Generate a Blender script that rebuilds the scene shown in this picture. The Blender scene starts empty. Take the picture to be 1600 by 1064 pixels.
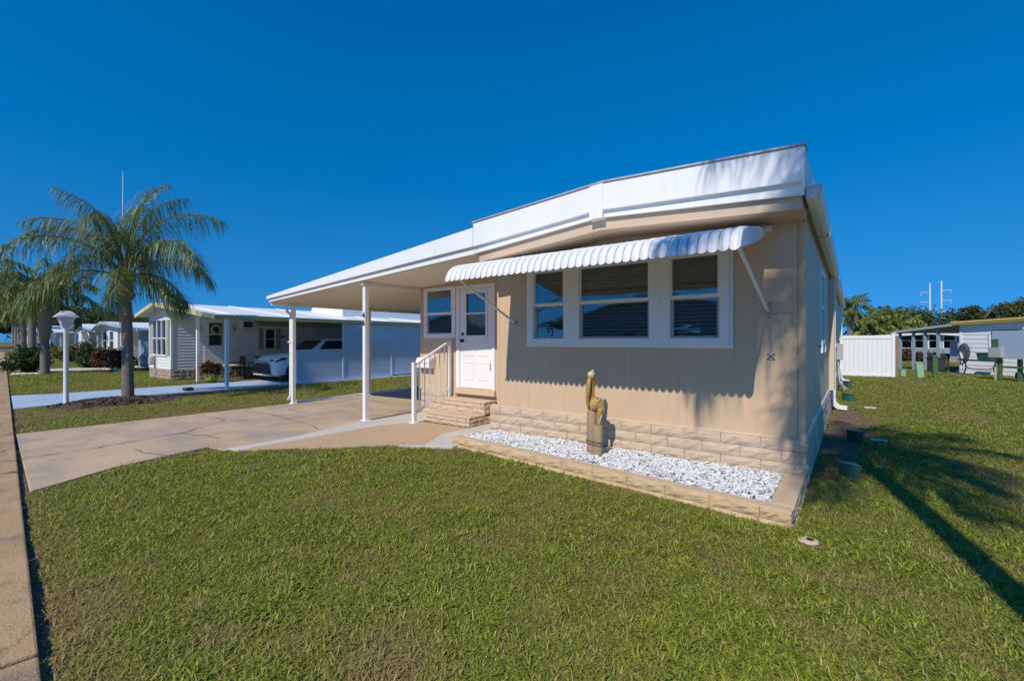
import bpy, math, random
import numpy as np
from mathutils import Vector, Matrix
R = math.radians
random.seed(7); np.random.seed(7)
SC = bpy.context.scene
COL = SC.collection

# ---------------------------------------------------------------- camera, sky, sun, exposure
cam_d = bpy.data.cameras.new('camera'); cam = bpy.data.objects.new('camera', cam_d); COL.objects.link(cam)
cam_d.sensor_width = 36.0; cam_d.lens = 704.5/1600*36
cam_d.clip_start = 0.05; cam_d.clip_end = 3000
cam.location = (0, 0, 1.55); cam.rotation_euler = (R(90), 0, R(37.06))
SC.camera = cam
SUN_TRAVEL = Vector((-0.092, 1.0, -0.945)).normalized()
SUN_EL = math.asin(-SUN_TRAVEL.z)
world = bpy.data.worlds.new('World'); SC.world = world; world.use_nodes = True
wn = world.node_tree; wn.nodes.clear()
sky = wn.nodes.new('ShaderNodeTexSky'); sky.sky_type = 'NISHITA'; sky.sun_disc = False
sky.sun_elevation = SUN_EL
sky.sun_rotation = math.atan2(-SUN_TRAVEL.x, -SUN_TRAVEL.y)
sky.altitude = 0; sky.air_density = 1.0; sky.dust_density = 0.0; sky.ozone_density = 3.0
hs = wn.nodes.new('ShaderNodeHueSaturation'); hs.inputs['Saturation'].default_value = 1.46; hs.inputs['Hue'].default_value = 0.5015
bg = wn.nodes.new('ShaderNodeBackground'); bg.inputs[1].default_value = 0.116
wo = wn.nodes.new('ShaderNodeOutputWorld')
tc = wn.nodes.new('ShaderNodeTexCoord'); sx = wn.nodes.new('ShaderNodeSeparateXYZ'); cxyz = wn.nodes.new('ShaderNodeCombineXYZ')
ml = wn.nodes.new('ShaderNodeMath'); ml.operation = 'MULTIPLY_ADD'; ml.inputs[1].default_value = 0.56; ml.inputs[2].default_value = 0.26   # clear dry air: an even, deep sky down to the horizon
wn.links.new(tc.outputs['Generated'], sx.inputs[0]); wn.links.new(sx.outputs[0], cxyz.inputs[0]); wn.links.new(sx.outputs[1], cxyz.inputs[1]); wn.links.new(sx.outputs[2], ml.inputs[0]); wn.links.new(ml.outputs[0], cxyz.inputs[2])
nv = wn.nodes.new('ShaderNodeVectorMath'); nv.operation = 'NORMALIZE'; wn.links.new(cxyz.outputs[0], nv.inputs[0]); wn.links.new(nv.outputs[0], sky.inputs[0])
wn.links.new(sky.outputs[0], hs.inputs['Color']); wn.links.new(hs.outputs[0], bg.inputs[0]); wn.links.new(bg.outputs[0], wo.inputs[0])
sl = bpy.data.lights.new('sun', 'SUN'); sl.energy = 3.1; sl.angle = R(0.53); sl.color = (1.0, 0.93, 0.82)
so = bpy.data.objects.new('sun', sl); COL.objects.link(so)
so.rotation_euler = SUN_TRAVEL.to_track_quat('-Z', 'Y').to_euler(); so.location = (0, -10, 20)
SC.cycles.use_denoising = True
SC.view_settings.view_transform = 'Standard'; SC.view_settings.look = 'None'
SC.view_settings.exposure = 0.30; SC.view_settings.gamma = 1.0; SC.view_settings.use_curve_mapping = False

# ---------------------------------------------------------------- materials
def mat(name, col, rough=0.6, var=0.08, scale=4.0, bump=0.0, bscale=60.0, metal=0.0, spec=0.4, col2=None, stretch=None, sheen=None, detail=6):
    m = bpy.data.materials.new(name); m.use_nodes = True
    nt = m.node_tree; b = nt.nodes['Principled BSDF']
    b.inputs['Roughness'].default_value = rough; b.inputs['Metallic'].default_value = metal
    b.inputs['Specular IOR Level'].default_value = spec
    geo = nt.nodes.new('ShaderNodeNewGeometry')
    mp = nt.nodes.new('ShaderNodeMapping'); nt.links.new(geo.outputs['Position'], mp.inputs['Vector'])
    if stretch: mp.inputs['Scale'].default_value = stretch
    nz = nt.nodes.new('ShaderNodeTexNoise'); nz.inputs['Scale'].default_value = scale; nz.inputs['Detail'].default_value = detail
    nt.links.new(mp.outputs[0], nz.inputs['Vector'])
    mx = nt.nodes.new('ShaderNodeMix'); mx.data_type = 'RGBA'
    rp = nt.nodes.new('ShaderNodeMapRange'); rp.inputs[1].default_value = 0.3; rp.inputs[2].default_value = 0.7
    nt.links.new(nz.outputs[0], rp.inputs[0]); nt.links.new(rp.outputs[0], mx.inputs[0])
    c = Vector(col)
    a2 = col2 if col2 else tuple(max(0, x*(1+var)) for x in c)
    mx.inputs[6].default_value = (*(tuple(x*(1-var) for x in c)), 1); mx.inputs[7].default_value = (*a2, 1)
    nt.links.new(mx.outputs[2], b.inputs['Base Color'])
    if bump > 0:
        n2 = nt.nodes.new('ShaderNodeTexNoise'); n2.inputs['Scale'].default_value = bscale; n2.inputs['Detail'].default_value = 4
        nt.links.new(mp.outputs[0], n2.inputs['Vector'])
        bp = nt.nodes.new('ShaderNodeBump'); bp.inputs['Strength'].default_value = bump; bp.inputs['Distance'].default_value = 0.02
        nt.links.new(n2.outputs[0], bp.inputs['Height']); nt.links.new(bp.outputs[0], b.inputs['Normal'])
    m['mx'] = 0
    return m
def nodes_of(m): return m.node_tree.nodes, m.node_tree.links, m.node_tree.nodes['Principled BSDF']
def overlay_noise(m, col, scale, lo, hi, stretch=None, amt=1.0, kind='noise'):
    """lay a second, shaped layer of colour (stain, wear) over a material's base colour"""
    n, l, b = nodes_of(m)
    src = b.inputs['Base Color'].links[0].from_socket
    geo = n.new('ShaderNodeNewGeometry'); mp = n.new('ShaderNodeMapping'); l.new(geo.outputs['Position'], mp.inputs['Vector'])
    if stretch: mp.inputs['Scale'].default_value = stretch
    mp.inputs['Location'].default_value = (random.uniform(-9, 9),)*3
    if kind == 'noise':
        t = n.new('ShaderNodeTexNoise'); t.inputs['Scale'].default_value = scale; t.inputs['Detail'].default_value = 7; out = t.outputs[0]
    else:
        t = n.new('ShaderNodeTexVoronoi'); t.inputs['Scale'].default_value = scale; out = t.outputs['Distance']
    l.new(mp.outputs[0], t.inputs['Vector'])
    r = n.new('ShaderNodeMapRange'); r.inputs[1].default_value = lo; r.inputs[2].default_value = hi; r.inputs[4].default_value = amt
    l.new(out, r.inputs[0])
    mx = n.new('ShaderNodeMix'); mx.data_type = 'RGBA'
    l.new(r.outputs[0], mx.inputs[0]); l.new(src, mx.inputs[6]); mx.inputs[7].default_value = (*col, 1)
    l.new(mx.outputs[2], b.inputs['Base Color'])
    return m
def glass(name, tint=(0.5, 0.55, 0.55), refl=0.12):
    m = bpy.data.materials.new(name); m.use_nodes = True; n = m.node_tree.nodes; l = m.node_tree.links; n.clear()
    o = n.new('ShaderNodeOutputMaterial'); t = n.new('ShaderNodeBsdfTransparent'); t.inputs[0].default_value = (*tint, 1)
    g = n.new('ShaderNodeBsdfGlossy'); g.inputs['Roughness'].default_value = 0.015; g.inputs[0].default_value = (0.9, 0.95, 1, 1)
    nz = n.new('ShaderNodeTexNoise'); nz.inputs['Scale'].default_value = 1.3
    bp = n.new('ShaderNodeBump'); bp.inputs['Strength'].default_value = 0.05; bp.inputs['Distance'].default_value = 0.05
    l.new(nz.outputs[0], bp.inputs['Height']); l.new(bp.outputs[0], g.inputs['Normal'])
    lw = n.new('ShaderNodeLayerWeight'); lw.inputs[0].default_value = 0.25
    r = n.new('ShaderNodeMapRange'); r.inputs[3].default_value = refl; r.inputs[4].default_value = 1.0
    l.new(lw.outputs['Fresnel'], r.inputs[0])
    mx = n.new('ShaderNodeMixShader'); l.new(r.outputs[0], mx.inputs[0]); l.new(t.outputs[0], mx.inputs[1]); l.new(g.outputs[0], mx.inputs[2])
    l.new(mx.outputs[0], o.inputs[0]); return m

M = {}
M['beige'] = mat('beige_paint', (0.65, 0.465, 0.30), 0.62, 0.05, 1.2, 0.12, 90)
overlay_noise(M['beige'], (0.555, 0.395, 0.255), 2.0, 0.5, 0.75, (6, 6, 0.6), 0.45)
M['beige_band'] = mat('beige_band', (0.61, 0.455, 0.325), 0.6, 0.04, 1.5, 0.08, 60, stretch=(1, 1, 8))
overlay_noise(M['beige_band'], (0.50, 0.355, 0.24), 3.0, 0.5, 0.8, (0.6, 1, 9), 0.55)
M['side'] = mat('side_metal', (0.66, 0.53, 0.38), 0.55, 0.08, 1.5, 0.05, 20, spec=0.3, stretch=(4, 4, 0.4))
M['white'] = mat('white_paint', (0.84, 0.835, 0.82), 0.45, 0.03, 3)
M['white_roof'] = mat('white_roof', (0.84, 0.84, 0.84), 0.5, 0.03, 2.0, 0.06, 12)
overlay_noise(M['white_roof'], (0.60, 0.59, 0.57), 2.5, 0.56, 0.78, (5, 5, 0.7), 0.35)
M['awning'] = mat('awning_enamel', (0.76, 0.76, 0.77), 0.45, 0.05, 3.0)
M['white_frame'] = mat('white_vinyl', (0.82, 0.82, 0.81), 0.4, 0.02, 4)
M['post'] = mat('post_white', (0.84, 0.82, 0.78), 0.45, 0.04, 5)
overlay_noise(M['post'], (0.55, 0.5, 0.43), 6, 0.6, 0.8, (1, 1, 0.5), 0.4)
M['ceil'] = mat('carport_ceiling', (0.80, 0.74, 0.65), 0.6, 0.04, 1)
M['trim_grey'] = mat('metal_edge', (0.42, 0.42, 0.42), 0.5, 0.15, 9, metal=0.3)
M['brick'] = mat('painted_block', (0.60, 0.45, 0.32), 0.8, 0.08, 5, 0.5, 45)
overlay_noise(M['brick'], (0.50, 0.385, 0.28), 9, 0.5, 0.75, None, 0.5)
M['brick_y'] = mat('yellow_block', (0.60, 0.43, 0.245), 0.85, 0.14, 6, 0.6, 45)
overlay_noise(M['brick_y'], (0.50, 0.34, 0.18), 10, 0.55, 0.8, None, 0.5)
M['mortar'] = mat('mortar', (0.52, 0.39, 0.275), 0.9, 0.1, 10, 0.3, 80)
M['cap'] = mat('cap_stone', (0.60, 0.45, 0.32), 0.8, 0.08, 5, 0.25, 70)
M['cap_y'] = mat('yellow_cap', (0.60, 0.435, 0.275), 0.8, 0.08, 5, 0.25, 70)
M['gravel'] = mat('marble_chip', (0.72, 0.72, 0.72), 0.7, 0.2, 30, 0.2, 40)
overlay_noise(M['gravel'], (0.26, 0.27, 0.29), 18, 0.53, 0.66, None, 0.75)
M['gravel_bed'] = mat('gravel_bed', (0.42, 0.41, 0.40), 0.9, 0.3, 30, 0.4, 50)
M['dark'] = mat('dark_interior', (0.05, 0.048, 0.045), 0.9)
M['curtain'] = mat('blind_slat', (0.66, 0.64, 0.55), 0.7, 0.04, 2)
M['glass'] = glass('window_glass', (0.72, 0.75, 0.73), 0.10)
M['glass_dark'] = glass('dark_glass', (0.15, 0.17, 0.18), 0.12)
M['black'] = mat('black_plastic', (0.02, 0.02, 0.021), 0.45)
M['black_metal'] = mat('black_metal', (0.03, 0.03, 0.032), 0.35, metal=0.5)
M['conc'] = mat('driveway_concrete', (0.53, 0.385, 0.255), 0.85, 0.14, 0.9, 0.35, 60)
overlay_noise(M['conc'], (0.36, 0.30, 0.25), 0.8, 0.46, 0.62, (0.9, 2.2, 1), 0.75)
overlay_noise(M['conc'], (0.30, 0.25, 0.205), 1.1, 0.52, 0.66, (3.0, 0.5, 1), 0.55)
overlay_noise(M['conc'], (0.60, 0.43, 0.27), 1.6, 0.50, 0.66, None, 0.6)
overlay_noise(M['conc'], (0.26, 0.23, 0.2), 3.1, 0.60, 0.72, (0.5, 1.4, 1), 0.6)
M['walk'] = mat('sidewalk_concrete', (0.46, 0.30, 0.155), 0.88, 0.12, 1.4, 0.45, 70)
overlay_noise(M['walk'], (0.17, 0.14, 0.11), 1.9, 0.5, 0.72, None, 0.8)
overlay_noise(M['walk'], (0.12, 0.10, 0.08), 5.5, 0.58, 0.70, None, 0.7)
overlay_noise(M['walk'], (0.56, 0.46, 0.33), 34, 0.22, 0.14, None, 0.65, 'vor')
M['tanconc'] = mat('tan_concrete', (0.55, 0.37, 0.225), 0.85, 0.08, 1.5, 0.3, 60)
overlay_noise(M['tanconc'], (0.46, 0.34, 0.245), 1.1, 0.5, 0.7, None, 0.6)
M['greyconc'] = mat('grey_concrete', (0.60, 0.545, 0.48), 0.85, 0.07, 1.5, 0.3, 60)
M['crack'] = mat('crack_dirt', (0.10, 0.085, 0.07), 0.95, 0.3, 20)
M['bluedrive'] = mat('blue_painted_drive', (0.40, 0.50, 0.64), 0.7, 0.08, 1.2, 0.2, 60)
M['asphalt'] = mat('pale_street', (0.36, 0.33, 0.29), 0.9, 0.2, 3, 0.4, 90)
M['soil'] = mat('lawn_soil', (0.13, 0.11, 0.04), 0.95, 0.25, 0.35, 0.8, 40, col2=(0.20, 0.15, 0.07))
overlay_noise(M['soil'], (0.10, 0.125, 0.02), 1.1, 0.45, 0.6, None, 0.6)
M['dirt'] = mat('bare_dirt', (0.17, 0.11, 0.065), 0.95, 0.3, 7, 0.7, 40)
M['mulch'] = mat('mulch', (0.075, 0.05, 0.038), 0.95, 0.35, 12, 0.8, 40, col2=(0.16, 0.11, 0.085))
M['bird'] = mat('statue_gold', (0.56, 0.38, 0.06), 0.4, 0.2, 9, 0.25, 30, col2=(0.58, 0.46, 0.20))
overlay_noise(M['bird'], (0.30, 0.14, 0.035), 9, 0.46, 0.60, (1, 1, 0.3), 0.85)
M['bill'] = mat('statue_bill', (0.33, 0.14, 0.04), 0.4, 0.25, 14, 0.2, 30, col2=(0.5, 0.34, 0.12), stretch=(1, 1, 0.3))
M['birdhead'] = mat('statue_head', (0.58, 0.50, 0.25), 0.4, 0.12, 16)
M['piling'] = mat('statue_piling', (0.36, 0.26, 0.16), 0.7, 0.14, 9, 0.3, 40, stretch=(1, 1, 0.3))
M['rope'] = mat('rope', (0.22, 0.155, 0.10), 0.8, 0.2, 40)
M['green_box'] = mat('green_plastic', (0.025, 0.10, 0.085), 0.45, 0.12, 8)
M['pale_green'] = mat('pale_green_plastic', (0.30, 0.46, 0.28), 0.5, 0.08, 8)
M['mid_green'] = mat('green_metal', (0.075, 0.14, 0.055), 0.6, 0.15, 8)
M['bluegrey'] = mat('bluegrey_panel', (0.36, 0.45, 0.56), 0.5, 0.04, 2)
M['greybox'] = mat('grey_metal_box', (0.42, 0.41, 0.42), 0.5, 0.05, 5)
M['siding'] = mat('white_siding', (0.80, 0.79, 0.77), 0.6, 0.04, 2)
M['siding_blue'] = mat('bluegrey_siding', (0.30, 0.36, 0.42), 0.6, 0.05, 2)
M['yellow_trim'] = mat('pale_yellow_trim', (0.62, 0.58, 0.28), 0.6, 0.05, 2)
M['gold_trim'] = mat('gold_trim', (0.72, 0.50, 0.15), 0.6, 0.06, 2)
M['bluetrim'] = mat('blue_trim', (0.34, 0.46, 0.60), 0.6, 0.05, 2)
M['shutter'] = mat('sage_shutter', (0.36, 0.37, 0.19), 0.6, 0.05, 3)
M['stone'] = mat('old_stone', (0.40, 0.31, 0.22), 0.9, 0.25, 6, 0.6, 25)
M['lattice'] = mat('lattice_white', (0.62, 0.68, 0.76), 0.6, 0.04, 2)
M['car'] = mat('car_paint', (0.82, 0.83, 0.84), 0.22, 0.02, 1, spec=0.6)
M['tyre'] = mat('tyre', (0.022, 0.022, 0.022), 0.85)
M['rim'] = mat('rim', (0.45, 0.45, 0.46), 0.3, metal=0.8)
M['lamp_glass'] = mat('frosted_glass', (0.62, 0.64, 0.68), 0.25, 0.03, 3)
M['trunk'] = mat('palm_trunk', (0.23, 0.195, 0.16), 0.9, 0.2, 10, 0.7, 40, stretch=(1.2, 1.2, 6))
overlay_noise(M['trunk'], (0.12, 0.10, 0.085), 5, 0.5, 0.7, (1, 1, 5), 0.6)
M['boot'] = mat('palm_boots', (0.30, 0.20, 0.12), 0.9, 0.35, 14, 0.8, 30, col2=(0.42, 0.33, 0.22))
M['bark'] = mat('tree_bark', (0.13, 0.10, 0.08), 0.9, 0.25, 8, 0.7, 25)
M['fence'] = mat('white_vinyl_fence', (0.80, 0.80, 0.80), 0.5, 0.02, 1.5)
M['wood'] = mat('old_wood', (0.27, 0.18, 0.11), 0.85, 0.2, 12, 0.4, 30, stretch=(1, 1, 0.2))
M['steel'] = mat('pale_steel', (0.55, 0.57, 0.6), 0.5, 0.03, 0.5)
M['bluesticker'] = mat('blue_enamel', (0.10, 0.15, 0.24), 0.5)
M['terracotta'] = mat('lime_pot', (0.45, 0.48, 0.10), 0.5, 0.06, 6)
M['roof_dark'] = mat('grey_shingle', (0.17, 0.16, 0.15), 0.9, 0.2, 6, 0.4, 30)

def leafmat(name, c1, c2, trans=0.25, rough=0.55, patch=None, straw=None):
    m = bpy.data.materials.new(name); m.use_nodes = True; n, l, b = nodes_of(m)
    at = n.new('ShaderNodeAttribute'); at.attribute_name = 'tone'
    oi = n.new('ShaderNodeObjectInfo')
    mx = n.new('ShaderNodeMix'); mx.data_type = 'RGBA'; mx.inputs[6].default_value = (*c1, 1); mx.inputs[7].default_value = (*c2, 1)
    l.new(at.outputs['Fac'], mx.inputs[0])
    csrc = mx.outputs[2]
    if straw:
        rs_ = n.new('ShaderNodeMapRange'); rs_.inputs[1].default_value = 1.05; rs_.inputs[2].default_value = 1.5; l.new(at.outputs['Fac'], rs_.inputs[0])
        m3 = n.new('ShaderNodeMix'); m3.data_type = 'RGBA'; l.new(rs_.outputs[0], m3.inputs[0]); l.new(csrc, m3.inputs[6]); m3.inputs[7].default_value = (*straw, 1); csrc = m3.outputs[2]
    h = n.new('ShaderNodeHueSaturation'); l.new(csrc, h.inputs['Color'])
    r = n.new('ShaderNodeMapRange'); r.inputs[3].default_value = 0.8; r.inputs[4].default_value = 1.2
    l.new(oi.outputs['Random'], r.inputs[0]); l.new(r.outputs[0], h.inputs['Value'])
    out = h.outputs[0]
    if patch:
        geo = n.new('ShaderNodeNewGeometry'); nz = n.new('ShaderNodeTexNoise'); nz.inputs['Scale'].default_value = patch[1]; nz.inputs['Detail'].default_value = 5
        l.new(geo.outputs['Position'], nz.inputs['Vector'])
        rr = n.new('ShaderNodeMapRange'); rr.inputs[1].default_value = patch[2]; rr.inputs[2].default_value = patch[3]; l.new(nz.outputs[0], rr.inputs[0])
        a2 = n.new('ShaderNodeAttribute'); a2.attribute_name = 'dry'; a2.attribute_type = 'INSTANCER'
        ad = n.new('ShaderNodeMath'); ad.operation = 'ADD'; ad.use_clamp = True; l.new(rr.outputs[0], ad.inputs[0]); l.new(a2.outputs['Fac'], ad.inputs[1])
        m2 = n.new('ShaderNodeMix'); m2.data_type = 'RGBA'; l.new(ad.outputs[0], m2.inputs[0]); l.new(out, m2.inputs[6]); m2.inputs[7].default_value = (*patch[0], 1)
        out = m2.outputs[2]
    l.new(out, b.inputs['Base Color']); b.inputs['Roughness'].default_value = rough; b.inputs['Specular IOR Level'].default_value = 0.35
    o = [x for x in n if x.type == 'OUTPUT_MATERIAL'][0]
    t = n.new('ShaderNodeBsdfTranslucent'); l.new(out, t.inputs[0])
    ms = n.new('ShaderNodeMixShader'); ms.inputs[0].default_value = trans
    l.new(b.outputs[0], ms.inputs[1]); l.new(t.outputs[0], ms.inputs[2]); l.new(ms.outputs[0], o.inputs[0])
    return m
M['frond'] = leafmat('palm_frond', (0.07, 0.115, 0.022), (0.27, 0.31, 0.07), 0.32, 0.40)
M['frond_light'] = leafmat('palm_frond_light', (0.10, 0.15, 0.02), (0.27, 0.30, 0.06), 0.3, 0.45)
M['rachis'] = mat('palm_rachis', (0.16, 0.17, 0.06), 0.5)
M['oak'] = leafmat('oak_leaf', (0.025, 0.042, 0.012), (0.105, 0.125, 0.035), 0.25)
M['bush'] = leafmat('bush_leaf', (0.025, 0.06, 0.015), (0.075, 0.13, 0.03), 0.25)
M['bush_y'] = leafmat('bush_leaf_yellow', (0.08, 0.09, 0.015), (0.20, 0.19, 0.035), 0.25)
M['bush_r'] = leafmat('bush_leaf_red', (0.05, 0.022, 0.012), (0.17, 0.075, 0.03), 0.2)
M['tree_g'] = leafmat('tree_leaf', (0.05, 0.085, 0.02), (0.15, 0.18, 0.045), 0.3)
M['grass'] = leafmat('grass_blade', (0.090, 0.150, 0.010), (0.37, 0.43, 0.040), 0.3, 0.55, ((0.39, 0.30, 0.11), 1.3, 0.50, 1.0), (0.58, 0.44, 0.17))

# ---------------------------------------------------------------- helpers
class MB:
    def __init__(s): s.v = []; s.f = []; s.mi = []; s.m = 0; s.xf = None
    def add(s, vs, fs):
        o = len(s.v)
        if s.xf is not None: vs = [tuple(s.xf @ Vector(p)) for p in vs]
        s.v += [tuple(p) for p in vs]; s.f += [tuple(i+o for i in f) for f in fs]; s.mi += [s.m]*len(fs); return s
    def box(s, x0, x1, y0, y1, z0, z1):
        if x0 > x1: x0, x1 = x1, x0
        if y0 > y1: y0, y1 = y1, y0
        if z0 > z1: z0, z1 = z1, z0
        return s.add([(x0,y0,z0),(x1,y0,z0),(x1,y1,z0),(x0,y1,z0),(x0,y0,z1),(x1,y0,z1),(x1,y1,z1),(x0,y1,z1)],
              [(0,3,2,1),(4,5,6,7),(0,1,5,4),(1,2,6,5),(2,3,7,6),(3,0,4,7)])
    def prism(s, poly, ax, a, b):
        """poly in the two other axes (x,z for ax='y'; y,z for ax='x'; x,y for ax='z')"""
        P = {'y': lambda p, t: (p[0], t, p[1]), 'x': lambda p, t: (t, p[0], p[1]), 'z': lambda p, t: (p[0], p[1], t)}[ax]
        n = len(poly)
        vs = [P(p, a) for p in poly] + [P(p, b) for p in poly]
        fs = [tuple(range(n)), tuple(range(2*n-1, n-1, -1))] + [(i, i+n, (i+1) % n+n, (i+1) % n) for i in range(n)]
        return s.add(vs, fs)
    def tube(s, pts, rad, n=8, cap=True):
        pts = [Vector(p) for p in pts]; k = len(pts)
        if not isinstance(rad, (list, tuple)): rad = [rad]*k
        vs = []; up = None
        for i, p in enumerate(pts):
            t = (pts[min(i+1, k-1)]-pts[max(i-1, 0)]).normalized()
            if up is None: up = Vector((0, 0, 1)) if abs(t.z) < 0.9 else Vector((1, 0, 0))
            a = t.cross(up).normalized(); b = a.cross(t).normalized(); up = b
            for j in range(n):
                th = 2*math.pi*j/n; vs.append(p+(a*math.cos(th)+b*math.sin(th))*rad[i])
        fs = [(i*n+j, i*n+(j+1) % n, (i+1)*n+(j+1) % n, (i+1)*n+j) for i in range(k-1) for j in range(n)]
        if cap: fs += [tuple(range(n-1, -1, -1)), tuple(range((k-1)*n, k*n))]
        return s.add(vs, fs)
    def bar(s, p, q, w, h=None):
        h = h or w; p = Vector(p); q = Vector(q); t = (q-p).normalized()
        up = Vector((0, 0, 1)) if abs(t.z) < 0.95 else Vector((0, 1, 0))
        a = t.cross(up).normalized()*w/2; b = a.cross(t).normalized()*h/2
        vs = [p-a-b, p+a-b, p+a+b, p-a+b, q-a-b, q+a-b, q+a+b, q-a+b]
        return s.add(vs, [(0,1,2,3),(7,6,5,4),(0,4,5,1),(1,5,6,2),(2,6,7,3),(3,7,4,0)])
    def lathe(s, prof, c=(0, 0, 0), n=16, cap=True):
        vs = []; k = len(prof)
        for r, z in prof:
            for j in range(n):
                th = 2*math.pi*j/n; vs.append((c[0]+r*math.cos(th), c[1]+r*math.sin(th), c[2]+z))
        fs = [(i*n+j, i*n+(j+1) % n, (i+1)*n+(j+1) % n, (i+1)*n+j) for i in range(k-1) for j in range(n)]
        if cap: fs += [tuple(range(n-1, -1, -1)), tuple(range((k-1)*n, k*n))]
        return s.add(vs, fs)
    def ellipsoid(s, c, r, nu=14, nv=8, rot=None):
        prof = []; vs = []
        for i in range(nv+1):
            ph = math.pi*i/nv
            for j in range(nu):
                th = 2*math.pi*j/nu
                p = Vector((r[0]*math.sin(ph)*math.cos(th), r[1]*math.sin(ph)*math.sin(th), -r[2]*math.cos(ph)))
                if rot: p = rot @ p
                vs.append(p+Vector(c))
        fs = [(i*nu+j, i*nu+(j+1) % nu, (i+1)*nu+(j+1) % nu, (i+1)*nu+j) for i in range(nv) for j in range(nu)]
        return s.add(vs, fs)
    def mesh(s, name, mats, smooth=False):
        me = bpy.data.meshes.new(name); me.from_pydata(s.v, [], s.f)
        mats = mats if isinstance(mats, (list, tuple)) else [mats]
        for m in mats: me.materials.append(m)
        if len(mats) > 1: me.polygons.foreach_set('material_index', s.mi)
        if smooth: me.polygons.foreach_set('use_smooth', [True]*len(s.f))
        me.update(); return me
    def build(s, name, mats, parent=None, smooth=False, bev=0.0, loc=None, seg=2):
        return link(name, s.mesh(name, mats, smooth), parent, bev, loc, seg)
def link(name, me, parent=None, bev=0.0, loc=None, seg=2, rotz=0.0):
    o = bpy.data.objects.new(name, me); COL.objects.link(o)
    if parent is not None:
        o.parent = parent
        base = Vector(parent['base']) if 'base' in parent else Vector((0, 0, 0))
        o.location = (Vector(loc) if loc is not None else Vector((0, 0, 0))) - base
    elif loc is not None: o.location = loc
    o.rotation_euler.z = rotz
    if bev > 0:
        b = o.modifiers.new('bevel', 'BEVEL'); b.width = bev; b.segments = seg; b.limit_method = 'ANGLE'; b.angle_limit = R(40)
    return o
def tag(o, label, cat, group=None):
    o['label'] = label; o['category'] = cat
    if group: o['group'] = group
    return o
def struct(o): o['kind'] = 'structure'; return o
def stuff(o, label=None, cat=None):
    o['kind'] = 'stuff'
    if label: o['label'] = label; o['category'] = cat
    return o
_BASES = []
def thing(name, label, cat, base=(0, 0, 0), group=None):
    """an Empty at the thing's base; its parts are built in world coordinates"""
    o = bpy.data.objects.new(name, None); COL.objects.link(o); o.location = base; o.empty_display_size = 0.3
    o['base'] = tuple(base); _BASES.append(o)
    return tag(o, label, cat, group)
def copy_tree(o, parent=None):
    c = o.copy(); COL.objects.link(c); c.parent = parent
    for ch in list(o.children): copy_tree(ch, c)
    return c
def jit(a): return random.uniform(-a, a)

# ================================================================ SETTING
g = MB()
N = 40; S = 700
g.add([(-S, -S, 0), (S, -S, 0), (S, S, 0), (-S, S, 0)], [(0, 1, 2, 3)])
struct(g.build('ground', M['soil']))
def edgeY(x): return 0.12-0.0787*x                 # lawn-side edge of the sidewalk
# road behind the sidewalk
struct(MB().prism([(-90, edgeY(-90)-1.6), (-90, edgeY(-90)-8), (40, edgeY(40)-8), (40, edgeY(40)-1.6)], 'z', 0.004, 0.012).build('road', M['asphalt']))
sw = struct(MB().prism([(-90, edgeY(-90)-1.36), (30, edgeY(30)-1.36), (30, edgeY(30)-0.05), (-90, edgeY(-90)-0.05)], 'z', -0.05, 0.012).build('sidewalk', M['dirt']))
ca = math.atan2(-0.0787, 1); dx, dy = math.cos(ca), math.sin(ca)
slab_me = {}
x = 6.0; k = 0
while x > -88:
    L = 1.52
    me = slab_me.get(k % 4)
    if me is None:
        b = MB(); b.box(0, L-0.014, -1.29, 0, 0, 0.045+0.006*(k % 3)); me = b.mesh('slab', M['walk']); slab_me[k % 4] = me
    o = link('slab', me, sw, 0.012); o.location = (x-L*dx, edgeY(x-L*dx)-0.008, 0.006+jit(0.004)); o.rotation_euler = (jit(0.004), 0, ca)
    x -= L*dx; k += 1
struct(MB().prism([(-60, edgeY(-60)-0.06), (12, edgeY(12)-0.06), (12, edgeY(12)+0.05), (-60, edgeY(-60)+0.05)], 'z', 0.0, 0.006).build('dirt_joint', M['crack']))

# driveway of the near home
DR = [(-10.85, 0.99), (-10.8, 30), (-7.35, 30), (-7.33, 6.4), (-6.9, 5.75), (-6.95, 2.60), (-7.36, 2.54), (-7.25, 2.04), (-7.09, 1.45), (-6.62, 0.70)]
dw = struct(MB().prism(DR[::-1], 'z', -0.05, 0.030).build('driveway', M['conc'], bev=0.008))
# tan path, pale strip and grey slab up to the steps
tan = [(-6.78, 2.76), (-5.86, 3.66), (-5.42, 4.16), (-4.95, 4.45), (-5.30, 5.15), (-5.28, 5.78), (-6.45, 5.72), (-6.75, 5.0)]
struct(MB().prism(tan, 'z', -0.05, 0.037).build('path', M['tanconc'], bev=0.006))
strip = [(-7.02, 2.62), (-6.78, 2.76), (-6.75, 5.0), (-6.45, 5.72), (-6.40, 6.50), (-7.30, 6.5), (-7.33, 5.0), (-7.05, 3.6)]
struct(MB().prism(strip, 'z', -0.05, 0.034).build('pale_strip', M['greyconc'], bev=0.006))
slab = [(-5.26, 4.20), (-4.55, 4.62), (-4.55, 5.6), (-4.75, 6.5), (-5.28, 6.5), (-5.28, 5.78), (-5.3, 5.15), (-4.95, 4.45)]
struct(MB().prism(slab, 'z', -0.05, 0.042).build('grey_slab', M['greyconc'], bev=0.006))
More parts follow.
